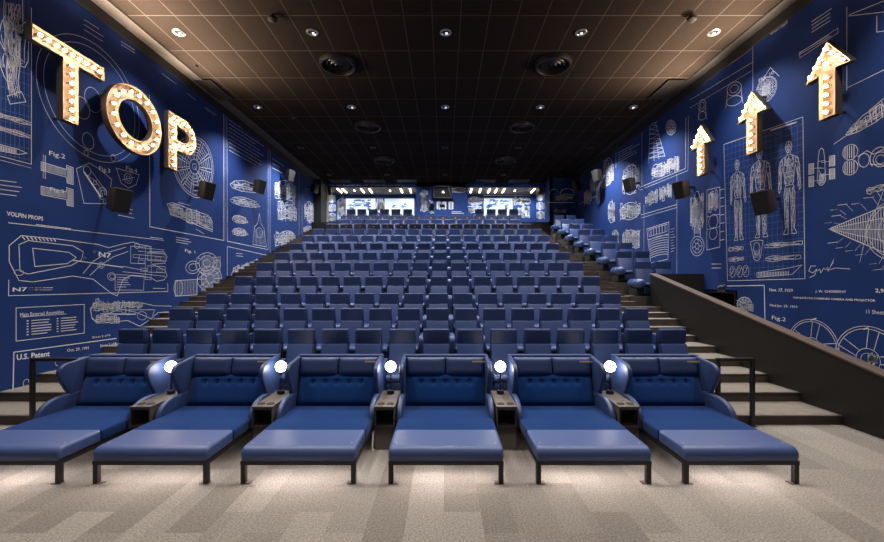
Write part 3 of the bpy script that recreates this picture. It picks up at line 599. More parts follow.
# VIP tiers against the right wall
VY = [14.45+1.42*k for k in range(8)]; VTOP = [EYE+.79+.48*k for k in range(8)]; VP_ = [t-SEATH for t in VTOP]
for k in range(8):
    s = MB(); s.box(6.45, WX, VY[k]-.72, VY[k]+.70 if k < 7 else 26.9, 0, VP_[k]); struct(s.build('seating_tier', M['riser'], smooth=False))
# parapet with sloping top, cross wall and exit
s = MB(); prof = [(4.0, 0), (13.63, 0), (13.63, 2.79), (6.38, .99), (4.0, .40)]; s.prism(prof, 7.02, 7.22, 'x'); struct(s.build('partition', M['parapet'], smooth=False))
s = MB(); s.prism([(13.66, 2.79), (13.66, 2.83), (6.37, 1.02), (4.0, .43), (4.0, .40), (6.38, .99)], 7.0, 7.25, 'x'); struct(s.build('trim_8', M['cap'], smooth=False))
s = MB(); s.box(7.22, WX, 13.55, 13.7, 0, 2.81); struct(s.build('partition_cross', M['parapet'], smooth=False))
d = empty('door_1', (WX, (DY0+DY1)/2, 0)); d['kind'] = 'structure'
s = MB(); hw = (DY1-DY0)/2
s.box(.0, 2.2, -hw-.1, -hw, 0, DZ+.1); s.box(0, 2.2, hw, hw+.1, 0, DZ+.1); s.box(0, 2.2, -hw, hw, DZ, DZ+.1); s.box(2.1, 2.2, -hw, hw, 0, DZ); s.build('door_passage', M['black_matt'], d, smooth=False)
s = MB(); s.box(-.03, .02, -hw-.06, -hw, 0, DZ+.06); s.box(-.03, .02, hw, hw+.06, 0, DZ+.06); s.box(-.03, .02, -hw, hw, DZ, DZ+.06); s.build('door_frame', M['black'], d, smooth=False)

# ================================================================== DAYBEDS
def cat(pts, n=6, closed=False):
    out = []
    for i in range(len(pts)-1):
        p0, p1, p2, p3 = (Vector(pts[max(i-1, 0)]), Vector(pts[i]), Vector(pts[i+1]), Vector(pts[min(i+2, len(pts)-1)]))
        for k in range(n):
            t = k/n; out.append(.5*((2*p1)+(-p0+p2)*t+(2*p0-5*p1+4*p2-p3)*t*t+(-p0+3*p1-3*p2+p3)*t**3))
    return [tuple(p) for p in out]+[tuple(pts[-1])]
def make_daybed():
    t = empty('daybed')
    s = MB()                                               # foot cushion with rounded nose
    prof = [(0.015, .288)]+[(0+.10*(1-math.cos(a*PI/16)), .355+.10*math.sin(a*PI/16)) for a in range(9)]+[(.625, .455), (.625, .288)]
    s.prism(prof, -.72, .72, 'x', .045, 4); s.build('foot_cushion', M['foot'], t)
    for x in (-.635, .635):
        s = MB(); s.lathe([(.012, 0), (.012, .005), (.006, .008), (0, .008)], (x, .17, .451), 10); s.build('stud', M['tan'], t)
    s = MB(); s.box(-.004, .004, .10, .62, .449, .4535); s.build('seam', M['shell'], t)
    s = MB(); s.box(-.72, .72, .620, 1.86, .29, .452, .035, 3); s.build('seat_cushion', M['royal'], t)
    s = MB(); s.box(-.715, .715, .012, .06, .24, .29); s.box(-.715, .715, 1.95, 2.0, .24, .29); s.box(-.715, -.665, .05, 1.96, .24, .29); s.box(.665, .715, .05, 1.96, .24, .29); s.build('frame', M['black'], t, smooth=False)
    for x in (-.685, .685):
        for y in (.045, 1.9):
            s = MB(); s.box(x-.03, x+.03, y-.03, y+.03, .008, .24, .004, 1); l = s.build('leg', M['black'], t)
            s = MB(); s.box(x-.03+(-.0 if x < 0 else -.05), x+.03+(.05 if x < 0 else 0), y-.03, y+.05, 0, .008); s.build('foot_plate', M['cap'], l, smooth=False)
    s = MB(); s.box(-.62, .62, .13, .16, .262, .275); s.build('added_glow_strip', M['understrip'], t, smooth=False)  # unseen glowing strip added under the frame to brighten the floor
    # reclined tufted back
    def recl(y0, z0, y1, z1):
        ang = math.atan2(y1-y0, z1-z0); return Matrix.Translation((0, (y0+y1)/2, (z0+z1)/2)) @ Matrix.Rotation(-ang, 4, 'X'), math.hypot(y1-y0, z1-z0)
    T, h = recl(1.735, .45, 1.95, .935)
    bx = (-.41, -.205, 0, .205, .41); bz = .115
    dents = [(x, bz, .048, .040) for x in bx]+[((bx[i]+bx[i+1])/2, bz, .06, .014) for i in range(4)]
    s = MB(); s.pad(1.335, h, .075, T, 80, 34, dents); s.build('back_cushion', M['royal'], t)
    for x in bx:
        s = MB(); s.ball(T @ Vector((x, -.042, bz)), .014, 8); s.build('button', M['royal'], t)
    T2, h2 = recl(1.93, .915, 1.99, 1.215)
    for sx in (-1, 1):
        s = MB(); s.pad(.662, h2, .085, T2 @ Matrix.Translation((sx*.333, 0, 0)), 26, 16); p = s.build('head_pillow', M['shell'], t)
        if sx > 0:
            s = MB(); r = random.Random(5); x = .46
            for i in range(9):
                w = r.uniform(.012, .026); s.add([T2 @ Vector((x, -.0868, .062)), T2 @ Vector((x+w, -.0868, .062)), T2 @ Vector((x+w, -.0868, .088)), T2 @ Vector((x, -.0868, .088))], [(0, 1, 2, 3)]); x += w+.007
            tag_o = s.build('name_tag', M['tan'], p, smooth=False); tag_o['label'] = 'tan stitched seat marking'
    s = MB(); s.prism([(2.02, .26), (2.10, .26), (2.165, 1.24), (2.02, 1.24)], -.74, .74, 'x', .012, 2); s.build('back_panel', M['shell'], t)
    wing = cat([(2.165, 1.242), (1.95, 1.222), (1.74, 1.198), (1.58, 1.178), (1.485, 1.12), (1.455, 1.03), (1.485, .93), (1.56, .80), (1.625, .69), (1.66, .58), (1.68, .45)], 5)+[(1.70, .29), (2.08, .29)]
    arm = cat([(2.0, .69), (1.62, .685), (1.40, .672), (1.25, .625), (1.15, .545), (1.10, .45), (1.09, .36), (1.10, .30)], 5)+[(1.12, .285), (2.0, .285)]
    for sx in (-1, 1):
        a, b_ = sorted((sx*.675, sx*.745)); s = MB(); s.prism(wing, a, b_, 'x', .022, 3); s.build('wing', M['shell'], t)
        a, b_ = sorted((sx*.665, sx*.752)); s = MB(); s.prism(arm, a, b_, 'x', .032, 3); s.build('armrest', M['shell'], t)
    return t
db0 = make_daybed()
DBX = [.025+1.8375*(i-3) for i in range(6)]
for i, x in enumerate(DBX):
    o = db0 if i == 0 else dup(db0)
    o.location = (x, 4.95, 0); tag(o, f'blue two-person winged daybed in the front row, {place_words(i, 6)}', 'daybed', 'front row daybeds')
# consoles and lamps between the daybeds
def make_console():
    t = empty('side_console')
    w = .15
    s = MB(); s.prism([(-w-.005, -.0), (w+.005, 0), (w+.005, .9), (-w-.005, .9)], .615, .645, 'z', .004, 1); s.build('top', M['console'], t)
    s = MB(); s.box(-w, -w+.02, .01, .88, .335, .615); s.box(w-.02, w, .01, .88, .335, .615); s.box(-w, w, .86, .88, .335, .615); s.box(-w+.02, w-.02, .01, .86, .335, .355); s.box(-w+.02, w-.02, .012, .03, .59, .615); s.build('body', M['console'], t, smooth=False)
    s = MB(); s.box(-w+.005, w-.005, .02, .87, .0, .334); s.build('plinth', M['console_dark'], t, smooth=False)
    s = MB(); s.box(-w+.02, w-.02, .25, .28, .355, .6); s.build('niche_lining', M['black_matt'], t, smooth=False)
    for x in (-.072, .072):
        s = MB(); s.lathe([(0, .0015), (.046, .0015), (.05, .005), (.056, .005), (.058, .0), (.058, -.004)], (x, .14, .646), 20); s.build('cup_holder', M['black_matt'], t)
    return t
def make_lamp():
    t = empty('globe_lamp')
    s = MB(); s.lathe([(0, 0), (.06, 0), (.06, .05), (.055, .06), (0, .06)], n=20); s.build('base', M['black'], t)
    s = MB(); s.lathe([(.011, .06), (.011, .365)], n=8); s.build('pole', M['black'], t)
    s = MB(); s.lathe([(.03, .35), (.035, .365), (.03, .38)], n=12); s.build('socket', M['black'], t)
    s = MB(); s.ball((0, 0, .455), .09, 20); s.build('lamp_globe', M['globe'], t)
    return t
cons0, lamp0 = make_console(), make_lamp()
for i in range(5):
    x = DBX[i]+1.8375/2
    o = cons0 if i == 0 else dup(cons0); o.location = (x, 6.0, 0)
    wall = f'{ORD[i+1]} from the TOP wall' if i < 2 else ('in the middle' if i == 2 else f'{ORD[5-i]} from the arrow wall')
    tag(o, f'narrow brown console with two cup holders between daybeds, {wall}', 'side table', 'consoles between the daybeds')
    o = lamp0 if i == 0 else dup(lamp0); o.location = (x, 6.70, .6455)
    tag(o, f'lit round globe lamp on the console between daybeds, {wall}', 'table lamp', 'globe lamps between the daybeds')
s = MB(); pts = cat([(-1.068, 6.02, .26), (-1.066, 5.95, .12), (-1.06, 5.93, .03), (-1.04, 5.97, .012), (-1.062, 6.04, .012), (-1.075, 6.10, .07), (-1.07, 6.12, .24)], 6); s.tube(pts, .006, 6); o = s.build('power_cable', M['white']); tag(o, 'thin white looped cable beside the middle console foot', 'cable')

# ================================================================== SEATS
def make_seat(P_, hw, vip=False, tagged=False, dark=False, H=SEATH, name='cinema_seat', D=0):
    hl = M['leather_dark'] if dark else M['leather']; bl = M['leather_dark'] if dark else M['leather_lit']
    t = empty(name)
    s = MB(); s.prism([(.018, H-.28), (.15, H-.28), (.125, H-.012), (.095, H), (.012, H-.004), (.0, H-.02)], -hw/2, hw/2, 'x', .025, 3); h = s.build('headrest', hl, t)
    if tagged:
        s = MB(); s.box(-.035, .035, .002, .03, H-.16, H-.125); s.build('seat_tag', M['tan'], h, smooth=False)
    s = MB(); s.prism([(-.13, .42), (.02, .44), (.14, H-.285), (-.015, H-.285), (-.03, H-.31)], -hw/2+.005, hw/2-.005, 'x', .025, 3); s.build('backrest', bl, t)
    s = MB(); prof = [(-.10, .30), (-.10, .46)]+[(D-.58-.07*math.sin(a*PI/12), .39+.07*math.cos(a*PI/12)) for a in range(0, 13)]+[(D-.58, .30)]
    s.prism(prof, -hw/2+.005, hw/2-.005, 'x', .015, 2); s.build('seat_cushion', bl, t)
    s = MB(); s.box(-hw/2+.01, hw/2-.01, D-.60, D-.54, .07, .31, .02, 2); s.build('footrest', hl, t)
    s = MB(); s.box(-hw/2+.02, hw/2-.02, D-.53, .16, 0, .12, .01, 1); s.build('base', M['black_matt'], t)
    s = MB(); s.prism([(.02, .12), (.14, .12), (.22, H-.30), (.16, H-.04), (.145, H-.04), (.14, H-.3)], -hw/2+.01, hw/2-.01, 'x', .01, 1); s.build('back_shell', M['black'], t)
    return t
def add_arm(t, x, w, vip=False, D=0):
    s = MB()
    if vip:                                                # deep round arm ending in a drum
        s.lathe([(0, -.765), (.07, -.76), (.115, -.745), (.15, -.71), (.168, -.64), (.17, -.55), (.17, .0), (.15, .03), (0, .03)], (x, 0, .43), 24, 'y'); o = s.build('armrest', M['gloss'], t)
        d = MB(); d.box(x-.11, x+.11, -.58, .0, .02, .34, .02, 2); d.build('arm_base', M['black_matt'], o)
        d = MB(); d.lathe([(.0, -.772), (.05, -.770), (.058, -.760)], (x, 0, .43), 18, 'y'); d.build('arm_end', M['leather'], o)
    else:
        prof = [(.0, .05), (.02, .68), (D-.50, .68)]+[(D-.50-.12*math.sin(i*PI/12), .56+.12*math.cos(i*PI/12)) for i in range(1, 7)]+[(D-.60, .42), (D-.56, .05)]
        s.prism(prof, x-w/2, x+w/2, 'x', .028, 3); s.build('armrest', M['leather_lit'], t)
# seat kinds: the usual one, the one at the end of a row (with the closing arm)
def kinds(P_, hw, **k):
    a = make_seat(P_, hw, **k); add_arm(a, -P_/2, P_-hw-.015, D=k.get('D', 0))
    b = make_seat(P_, hw, **k); add_arm(b, -P_/2, P_-hw-.015, D=k.get('D', 0)); add_arm(b, P_/2, P_-hw-.015, D=k.get('D', 0))
    return [a, b, False, False]
def put(kd, last, loc, label, group):
    i = 1 if last else 0
    if not kd[2+i]: o = kd[i]; kd[2+i] = True
    else: o = dup(kd[i])
    o.location = loc; tag(o, label, 'seat', group); return o
std = kinds(.65, .51)
wide = kinds(.70, .635, tagged=True, dark=True); wide2 = kinds(.715, .64); tall = kinds(.655, .55, H=1.09)
front = kinds(.65, .51, D=.18)
ROWN = ['', 'in the row right behind the daybeds']+[f'in the {ORD[k]} row above the daybeds' for k in range(2, 14)]
def row(k, n, x0, pitch, kd, desc, xs=None):
    for i in range(n):
        x = x0+pitch*i if xs is None else xs[i]
        put(kd, i == n-1 or (xs and i+1 < n and xs[i+1]-xs[i] > pitch*1.2), (x, RY[k], RP[k]), f'{desc}, {place_words(i, n)}, {ROWN[k]}', f'seats {ROWN[k]}')
for k in range(1, 10): row(k, 17, -6.255+.255, .65, front if k == 1 else std, 'blue leather recliner')
row(10, 15, -6.07+.36, .705, wide, 'dark tagged recliner'); row(11, 14, -5.81+.36, .72, wide2, 'wide blue recliner'); row(12, 15, -6.05+.36, .705, wide, 'dark tagged recliner')
xs = [(c-CX)*RY[13]/F for c in (350.9, 361.6, 373, 384.5, 395.8, 407.5, 479.5, 491.3, 502.5, 513.8)]
row(13, 10, 0, .716, tall, 'tall blue chair', xs)
# VIP pairs
va = make_seat(.71, .58, name='cinema_seat'); add_arm(va, -.41, .24, True); add_arm(va, .355, .10)
vb = make_seat(.71, .58, name='cinema_seat'); add_arm(vb, .38, .16)
ua = ub = False
for k in range(8):
    x = 7.20-.03*min(k, 5)
    pw = 'nearest the parapet' if k == 0 else ('topmost' if k == 7 else ORD[k+1]+' above the parapet')
    pw = 'first above the parapet' if k == 0 else pw
    for j, (src, who) in enumerate(((va, 'aisle seat'), (vb, 'wall seat'))):
        o = src if k == 0 else dup(src); o.location = (x+.72*j, VY[k], VP_[k])
        tag(o, f'blue recliner, {who} of the raised side pair {pw}', 'seat', 'paired recliners beside the arrow wall')

# ================================================================== HANDRAILS
for nm, x0, x1, lab in (('handrail', -7.18, -6.45, 'black tube handrail at the foot of the stairs below the TOP letters'), ('handrail', 4.78, 5.38, 'black tube handrail at the foot of the stairs beside the dark parapet')):
    t = empty(nm, (x0, 6.98, 0)); tag(t, lab, 'handrail'); W_ = x1-x0
    for x in (0, W_):
        s = MB(); s.box(x-.035, x+.035, -.03, .03, 0, 1.13, .012, 2); s.build('post', M['black'], t)
        s = MB(); s.box(x-.06, x+.06, -.05, .05, 0, .008, .002, 1); s.build('floor_flange', M['black'], t)
    s = MB(); s.box(-.035, W_+.035, -.03, .03, 1.13, 1.195, .018, 2); s.build('top_rail', M['black'], t)

# ================================================================== MARQUEE LETTERS AND ARROWS
def marquee(name, outline, holes, bulbs, side, label, cat_, depth=.15):
    """outline / holes: loops of (along, up) on the wall; side -1 left wall, +1 right wall"""
    t = empty(name, (side*8.40, outline[0][0], outline[0][1])); tag(t, label, cat_)
    oy, oz = t.location.y, t.location.z
    X = lambda d: side*d                                    # d measured from the face towards the wall
    def loopwall(loop, d0, d1, th, mb):
        n = len(loop)
        for i in range(n):
            a, b_ = loop[i], loop[(i+1) % n]
            mb.quad((X(d0), a[0]-oy, a[1]-oz), (X(d0), b_[0]-oy, b_[1]-oz), (X(d1), b_[0]-oy, b_[1]-oz), (X(d1), a[0]-oy, a[1]-oz))
    for nm, lp in [('casing', outline)]+[('inner_casing', h_) for h_ in holes]:
        s = MB(); loopwall(lp, 0, depth, 0, s); s.build(nm, M['signout'], t, smooth=False)
    def off(loop, e):                                       # inset copy of a loop
        n = len(loop); out = []
        area = sum(loop[i][0]*loop[(i+1) % n][1]-loop[(i+1) % n][0]*loop[i][1] for i in range(n))
        sg = 1 if area > 0 else -1
        for i in range(n):
            p0, p1, p2 = Vector(loop[i-1]), Vector(loop[i]), Vector(loop[(i+1) % n])
            d1 = (p1-p0).normalized(); d2 = (p2-p1).normalized(); n1 = Vector((-d1.y, d1.x))*sg; n2 = Vector((-d2.y, d2.x))*sg
            m = (n1+n2); m = m/max(.3, m.dot(n1)) if m.length > 1e-4 else n1
            out.append(tuple(p1+m*e))
        return out
    for lp, e in [(outline, .018)]+[(h_, -.018) for h_ in holes]:
        s = MB(); q = off(lp, e); loopwall(q, .0, .08, 0, s)
        n = len(lp)
        for i in range(n): s.quad((X(0), lp[i][0]-oy, lp[i][1]-oz), (X(0), lp[(i+1) % n][0]-oy, lp[(i+1) % n][1]-oz), (X(0), q[(i+1) % n][0]-oy, q[(i+1) % n][1]-oz), (X(0), q[i][0]-oy, q[i][1]-oz))
        s.build('lip', M['sign'], t, smooth=False)
    bm = bmesh.new(); es = []
    for lp in [outline]+holes:
        vs = [bm.verts.new((X(.08), p[0]-oy, p[1]-oz)) for p in lp]
        es += [bm.edges.new((vs[i], vs[(i+1) % len(vs)])) for i in range(len(vs))]
    bmesh.ops.triangle_fill(bm, use_beauty=True, use_dissolve=False, edges=es)
    s = MB(); s.bm(bm); s.build('face', M['signface'], t, smooth=False)
    bm = bmesh.new(); es = []
    for lp in [outline]+holes:
        vs = [bm.verts.new((X(depth), p[0]-oy, p[1]-oz)) for p in lp]
        es += [bm.edges.new((vs[i], vs[(i+1) % len(vs)])) for i in range(len(vs))]
    bmesh.ops.triangle_fill(bm, use_beauty=True, use_dissolve=False, edges=es)
    s = MB(); s.bm(bm); s.build('back_plate', M['signout'], t, smooth=False)
    bl = MB(); bl.ball((0, 0, 0), .036, 12); sk = MB(); sk.lathe([(.035, 0), (.035, .05)], (0, 0, 0), 10, 'x')
    for i, (y, z) in enumerate(bulbs):
        if i == 0:
            o = bl.build('bulb', M['bulb'], t); sk0 = MB(); sk0.lathe([(.03, X(.03)), (.03, X(.108))], (0, 0, 0), 10, 'x'); k = sk0.build('socket', M['sign'], o)
            o0 = o
        else:
            o = o0.copy(); C.objects.link(o); o.parent = t; k = o0.children[0].copy(); C.objects.link(k); k.parent = o
        o.location = (X(-.03), y-oy, z-oz)
    for (y, z) in (bulbs[0], bulbs[-1]):
        s = MB(); s.lathe([(.03, X(depth)), (.03, X(.399))], (0, y-oy, z-oz), 10, 'x'); s.build('wall_bracket', M['black'], t)
    return t
E = EYE
T_ = [(8.16, E+5.31), (9.9, E+5.31), (9.9, E+4.98), (9.20, E+4.98), (9.20, E+3.62), (8.82, E+3.62), (8.82, E+4.98), (8.16, E+4.98)]
marquee('letter_sign', T_, [], [(8.30+.18*i, E+5.145) for i in range(9)]+[(9.01, E+4.90-.2*i) for i in range(7)], -1, 'lit marquee letter T with warm bulbs on the blue wall', 'letter sign')
oc = (10.93, E+4.44)
def ring(ry, rz, n=36, c=oc): return [(c[0]+ry*math.cos(2*PI*i/n), c[1]+rz*math.sin(2*PI*i/n)) for i in range(n)]
marquee('letter_sign', ring(.98, .90), [ring(.60, .52)], ring(.79, .71, 17), -1, 'lit marquee letter O with a ring of warm bulbs', 'letter sign')
p0 = 12.2
def arcp(cy, cz, ry, rz, a0, a1, n): return [(cy+ry*math.cos(math.radians(a0+(a1-a0)*i/n)), cz+rz*math.sin(math.radians(a0+(a1-a0)*i/n))) for i in range(n+1)]
Po = [(p0, E+3.52), (p0, E+5.28), (p0+.75, E+5.28)]+arcp(p0+.78, E+4.73, .60, .55, 90, -90, 14)+[(p0+.40, E+4.18), (p0+.40, E+3.52)]
Ph = [(p0+.40, E+4.95), (p0+.72, E+4.95)]+arcp(p0+.74, E+4.73, .24, .22, 80, -80, 8)+[(p0+.72, E+4.51), (p0+.40, E+4.51)]
marquee('letter_sign', Po, [Ph], [(p0+.2, E+3.66+.21*i) for i in range(8)]+[(p0+.42, E+5.12), (p0+.66, E+5.12)]+arcp(p0+.76, E+4.73, .43, .39, 75, -75, 5)+[(p0+.66, E+4.34), (p0+.43, E+4.34)], -1, 'lit marquee letter P with warm bulbs on the blue wall', 'letter sign')
def arrow(yc, top, bot, lab):
    hwid, hh, sw = .52, .71, .19
    o = [(yc, E+top), (yc-hwid, E+top-hh), (yc-sw, E+top-hh+.03), (yc-sw, E+bot), (yc+sw, E+bot), (yc+sw, E+top-hh+.03), (yc+hwid, E+top-hh)]
    bl = [(yc, E+top-.17), (yc-.13, E+top-.33), (yc+.13, E+top-.33), (yc-.25, E+top-.46), (yc, E+top-.50), (yc+.25, E+top-.46), (yc-.37, E+top-.61), (yc+.37, E+top-.61)]
    n = 5; zt = top-hh-.09
    bl += [(yc, E+zt-(zt-bot-.12)*i/(n-1)) for i in range(n)]
    marquee('arrow_sign', o, [], bl, 1, lab, 'arrow sign')
arrow(8.78, 5.31, 3.63, 'largest looking lit marquee arrow pointing up, at the screen end')
arrow(10.93, 5.25, 3.54, 'middle one of three lit marquee arrows on the blue wall')
arrow(13.1, 5.19, 3.53, 'lit marquee arrow pointing up, nearest the back of the hall')

# ================================================================== SPEAKERS
def make_speaker():
    t = empty('wall_speaker')
    s = MB(); bm = bmesh.new(); bmesh.ops.create_cube(bm, size=1)
    for v in bm.verts:
        k = 1.0 if v.co.x > 0 else .72
        k *= 1.0 if v.co.z > 0 else .86; v.co = Vector((v.co.x*.36+.50, v.co.y*.46*k, v.co.z*.62*(1 if v.co.x > 0 else .86)))
    bmesh.ops.bevel(bm, geom=bm.edges[:], offset=.015, segments=2, profile=.5, affect='EDGES'); s.bm(bm); s.build('cabinet', M['cab'], t)
    s = MB(); s.prism([(-.175, -.28), (.175, -.28), (.205, .28), (-.205, .28)], .678, .69, 'x'); s.build('grille', M['grille'], t)
    s = MB(); s.box(-.02, .33, -.035, .035, -.04, .04, .01, 1); s.build('bracket', M['black'], t)
    return t
sp0 = make_speaker(); first = True
spk = [(-1, 10.35, E+2.24), (-1, 14.1, E+3.35), (-1, 18.1, E+4.45), (-1, 21.6, E+5.88), (-1, 25.8, E+6.2), (1, 10.5, E+2.22), (1, 14.1, E+3.38), (1, 18.0, E+4.5), (1, 21.8, E+5.95), (1, 25.2, E+6.2)]
for i, (sd, y, z) in enumerate(spk):
    o = sp0 if i == 0 else dup(sp0)
    o.location = (sd*(WX-.03), y, z); o.rotation_euler = (0, math.radians(14), 0 if sd < 0 else PI)
    o.rotation_euler = Matrix.Rotation(0 if sd < 0 else PI, 4, 'Z').to_3x3().__matmul__(Matrix.Rotation(math.radians(-18), 3, 'Z' if False else 'Z')).__matmul__(Matrix.Rotation(math.radians(14), 3, 'Y')).to_euler() if sd < 0 else (Matrix.Rotation(PI+math.radians(18), 3, 'Z') @ Matrix.Rotation(math.radians(14), 3, 'Y')).to_euler()
    tag(o, f'dark box speaker on the {"TOP" if sd < 0 else "arrow"} wall, {ORD[i % 5+1]} from the screen end', 'speaker', 'wall speakers')
for (px, py, nm, Y_) in ((329.5, 190.5, 'TOP', 28.6), (540.5, 190, 'arrow', 28.4)):
    p = P(px, py, Y_); t = empty('wall_speaker', p); t.rotation_euler = (math.radians(25), 0, 0)
    tag(t, f'small dark speaker under the rear alcove ceiling on the {nm} wall side', 'speaker')
    s = MB(); s.box(-.16, .16, -.2, .2, -.26, .26, .02, 2); s.build('cabinet', M['cab'], t)
    s = MB(); s.box(-.13, .13, -.215, -.19, -.22, .22, .008, 1); s.build('grille', M['grille'], t)
    s = MB(); s.box(-.03, .03, .0, .06, .24, .58); s.build('bracket', M['black'], t, smooth=False)
# projection port hood on the booth wall
p = P(433.5, 199, YB); q = P(452, 187, YB)
t = empty('projection_port', ((p.x+q.x)/2, YB, (p.z+q.z)/2)); tag(t, 'black hooded projection port in the middle of the back wall', 'projection port')
w, h = (q.x-p.x)/2, (q.z-p.z)/2
s = MB(); s.box(-w, w, -.35, -.0, h-.05, h); s.box(-w, w, -.35, 0, -h, -h+.05); s.box(-w, -w+.05, -.35, 0, -h+.05, h-.05); s.prism([(w-.05, -h+.05), (w, -h), (w-.22, h), (w-.30, h-.05)], -.35, 0, 'y'); s.build('hood', M['hood'], t, smooth=False)
s = MB(); s.box(-w+.05, w-.05, -.03, -.01, -h+.05, h-.05); s.build('port_glass', M['black_matt'], t, smooth=False)
s = MB(); s.lathe([(0, -.20), (.09, -.19), (.11, -.03)], (0.02, 0, .02), 16, 'y'); s.build('lens', M['steel'], t)

# ================================================================== CEILING FITTINGS
dlx = (-7.45, -3.70, .05, 3.85, 7.58)
def make_downlight(lit=True):
    t = empty('recessed_downlight')
    s = MB(); s.lathe([(.10, -.001), (.165, -.001), (.165, -.02), (.15, -.03), (.115, -.025), (.10, -.001)], n=24); s.build('trim_ring', M['steel' if lit else 'black'], t)
    s = MB(); s.lathe([(.0, -.008), (.105, -.008), (.105, -.002)], n=20); s.build('reflector', M['black_matt'], t)
    s = MB(); s.ball((.02, .03, -.012), .04, 10); s.build('lens', M['dl' if lit else 'black'], t)
    return t
dl0 = make_downlight(); dl1 = make_downlight(False); n = 0
for r, y in enumerate((11.24, 16.0, 20.8, 26.0)):
    for i, x in enumerate(dlx):
        o = dl0 if n == 0 else dl1 if n == 10 else dup(dl0 if r < 2 else dl1); n += 1
        o.location = (x, y, CEIL); tag(o, f'recessed ceiling downlight, {place_words(i, 5)}, in the {ORD[r+1]} row from the screen', 'ceiling light', 'recessed downlights')
def make_diffuser():
    t = empty('round_vent')
    s = MB(); s.lathe([(.50, -.002), (.575, -.002), (.575, -.05), (.54, -.14), (.50, -.15), (.485, -.12), (.50, -.002)], n=36); s.build('outer_ring', M['black'], t)
    for k, r in enumerate((.40, .27, .15)):
        s = MB(); s.lathe([(r, -.02), (r-.06, -.10-.01*k), (r-.075, -.10-.01*k), (r-.02, -.015)], n=30); s.build('cone_ring', M['black'], t)
    s = MB(); s.lathe([(0, -.004), (.50, -.004)], n=30); s.build('duct_plate', M['black_matt'], t)
    return t
df0 = make_diffuser(); n = 0
for r, y in enumerate((12.8, 17.9, 22.8)):
    for sx, nm in ((-3.40, 'TOP'), (3.50, 'arrow')):
        o = df0 if n == 0 else dup(df0); n += 1; o.location = (sx, y, CEIL)
        tag(o, f'round black air diffuser in the {ORD[r+1]} ceiling pair, {nm} wall side', 'air vent', 'round ceiling diffusers')
for sx, nm in ((-1, 'TOP'), (1, 'arrow')):
    t = empty('ceiling_grille', (sx*8.33 if sx < 0 else 8.05, 14.5, CEIL)); tag(t, f'dark rectangular ceiling grille at the {nm} wall edge', 'air vent')
    s = MB()
    for (x0, x1, y0, y1) in ((-.30, .30, -.72, -.68), (-.30, .30, .68, .72), (-.30, -.26, -.68, .68), (.26, .30, -.68, .68)): s.box(x0, x1, y0, y1, -.075, -.055)
    s.build('grille_frame', M['trim'], t, smooth=False)
    s = MB(); s.box(-.27, .27, -.69, .69, -.065, -.055)
    s.build('grille_panel', new_mat('vent_mesh', (.008, .007, .006), .7) if sx < 0 else bpy.data.materials['vent_mesh'], t, smooth=False)
    s = MB()
    for k in range(22): s.box(-.26, .26, -.66+.06*k, -.64+.06*k, -.075, -.062)
    s.build('slat', M['black'], t, smooth=False)
for (x, nm) in ((-4.5, 'TOP'), (6.5, 'arrow')):
    t = empty('ceiling_sensor', (x, 10.5, CEIL)); tag(t, f'small black ceiling sensor hanging on the {nm} wall side', 'sensor')
    s = MB(); s.lathe([(.05, 0), (.05, -.05)], n=14); s.build('mount', M['black'], t)
    s = MB(); s.lathe([(.05, -.05), (.12, -.09), (.12, -.15), (.07, -.19), (0, -.2)], n=18); s.build('dome', M['black_matt'], t)
for i, (x, y) in enumerate(((-8.0, 12.95), (-6.4, 17.0), (6.6, 17.0))):
    t = empty('smoke_detector', (x, y, CEIL)); tag(t, ('tiny dark ceiling detector beside the TOP wall edge, near the dark grille', 'tiny dark ceiling detector on the TOP side, near the second downlight row', 'tiny dark ceiling detector on the arrow side, near the second downlight row')[i], 'detector')
    s = MB(); s.lathe([(.07, 0), (.07, -.01), (.02, -.02)], n=14); s.build('escutcheon', M['black'], t)
    s = MB(); s.lathe([(.02, -.02), (.02, -.06), (.05, -.07), (0, -.075)], n=10); s.build('nozzle', M['black'], t)
# glowing rods on the alcove ceiling
rods = (339.5, 344.5, 354.5, 362.5, 370.5, 390, 401.5, 410.5, 471, 480, 489, 496, 503.5, 514.8, 533)
for i, px in enumerate(rods):
    x = (px-CX)*29.2/F; x = max(-8.1, min(6.85, x))
    side = 'TOP side alcove' if x < 0 else 'arrow side alcove'; k = i+1 if x < 0 else i-7
    o = empty('linear_lamp', (x, 29.2, AC)); tag(o, f'glowing rod lamp on the {side} ceiling, {ORD[k]} counting towards the arrow wall', 'ceiling light', 'rod lamps in the rear alcoves')
    ln = .62 if i not in (2, 5, 13) else .15
    s = MB(); s.box(-.05, .05, -ln-.02, ln+.02, -.05, -.0, .005, 1); s.build('housing', M['steel'], o)
    s = MB(); s.box(-.045, .045, -ln, ln, -.085, -.05, .01, 1); s.build('tube', M['led'], o)

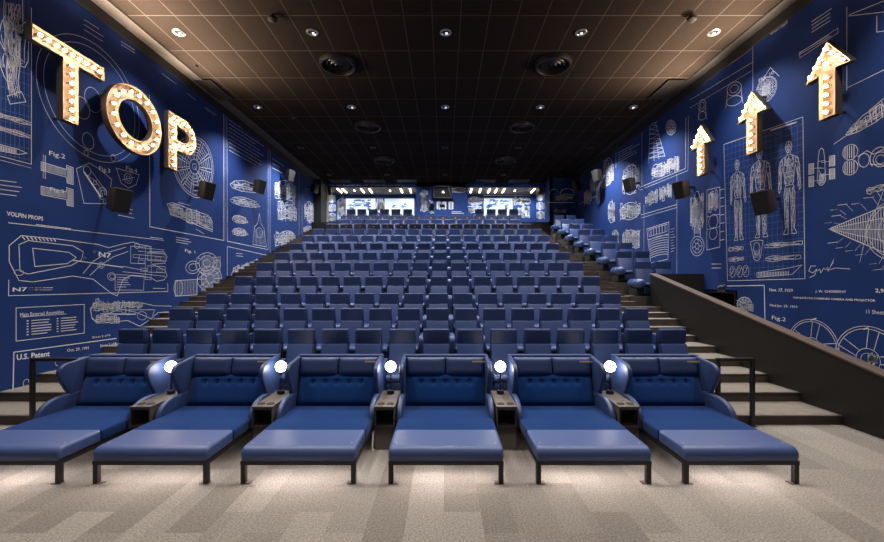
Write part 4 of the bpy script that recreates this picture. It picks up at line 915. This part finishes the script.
# ================================================================== LIGHT
def spot(loc, power, col, size=130, blend=.6, target=None, rad=.12):
    l = bpy.data.lights.new('spot', 'SPOT'); l.energy = power; l.color = col; l.spot_size = math.radians(size); l.spot_blend = blend; l.shadow_soft_size = rad
    o = bpy.data.objects.new('lamp_or_added_light', l); C.objects.link(o); o.location = loc
    if target is not None: o.rotation_euler = (Vector(target)-Vector(loc)).to_track_quat('-Z', 'Y').to_euler()
    return o
COOL, WARM = (.93, .96, 1.0), (1, .90, .80)
for y, pw in ((2.2, 110), (6.5, 1130), (11.24, 820), (16.0, 1500), (20.8, 1900), (26.0, 1250)):
    for x in (dlx if y < 25 else (-6.7, -3.7, .05, 3.85)): spot((x*.98, y, CEIL-.06), pw, WARM if y < 8 else COOL, 112 if y < 18 else 128, .8)
for x in (-7.3, -5.2, -3.0, 2.6, 4.4, 6.2): spot((x, 29.4, AC-.12), 330, (.80, .90, 1), 150, .7, (x, 30.1, 6.6))
for x in (-6.5, -2.6, 0, 2.6, 5.5): spot((x, 25.9, CEIL-.06), 300, COOL, 90, .7, (x, 28.2, 7.4))
for sx, ys in ((-1, (8.6, 9.5, 10.9, 12.8)), (1, (8.8, 10.9, 13.1))):  # soft warm uplights added above the signs for the ceiling's brown falloff
    for y in ys: spot((sx*8.15, y, EYE+5.42), 1350, (1, .77, .58), 116, 1, (sx*7.3, y, CEIL), .25)
w = bpy.data.worlds.new('World'); bpy.context.scene.world = w; w.use_nodes = True
w.node_tree.nodes['Background'].inputs[0].default_value = (1, .93, .87, 1); w.node_tree.nodes['Background'].inputs[1].default_value = .10

# ================================================================== CAMERA
cd = bpy.data.cameras.new('camera'); cam = bpy.data.objects.new('camera', cd); C.objects.link(cam)
cam.location = (0, 0, EYE); cam.rotation_euler = (PI/2, 0, 0)
cd.sensor_fit = 'HORIZONTAL'; cd.sensor_width = 36; cd.lens = F/884*36; cd.shift_x = (442-CX)/884; cd.shift_y = (CY-271)/884; cd.clip_end = 200; cd.clip_start = .05
sc = bpy.context.scene; sc.camera = cam
sc.view_settings.view_transform = 'Standard'; sc.view_settings.look = 'None'; sc.view_settings.gamma = 1; sc.view_settings.exposure = 0; sc.view_settings.use_curve_mapping = False
try: sc.cycles.use_denoising = True
except Exception: pass
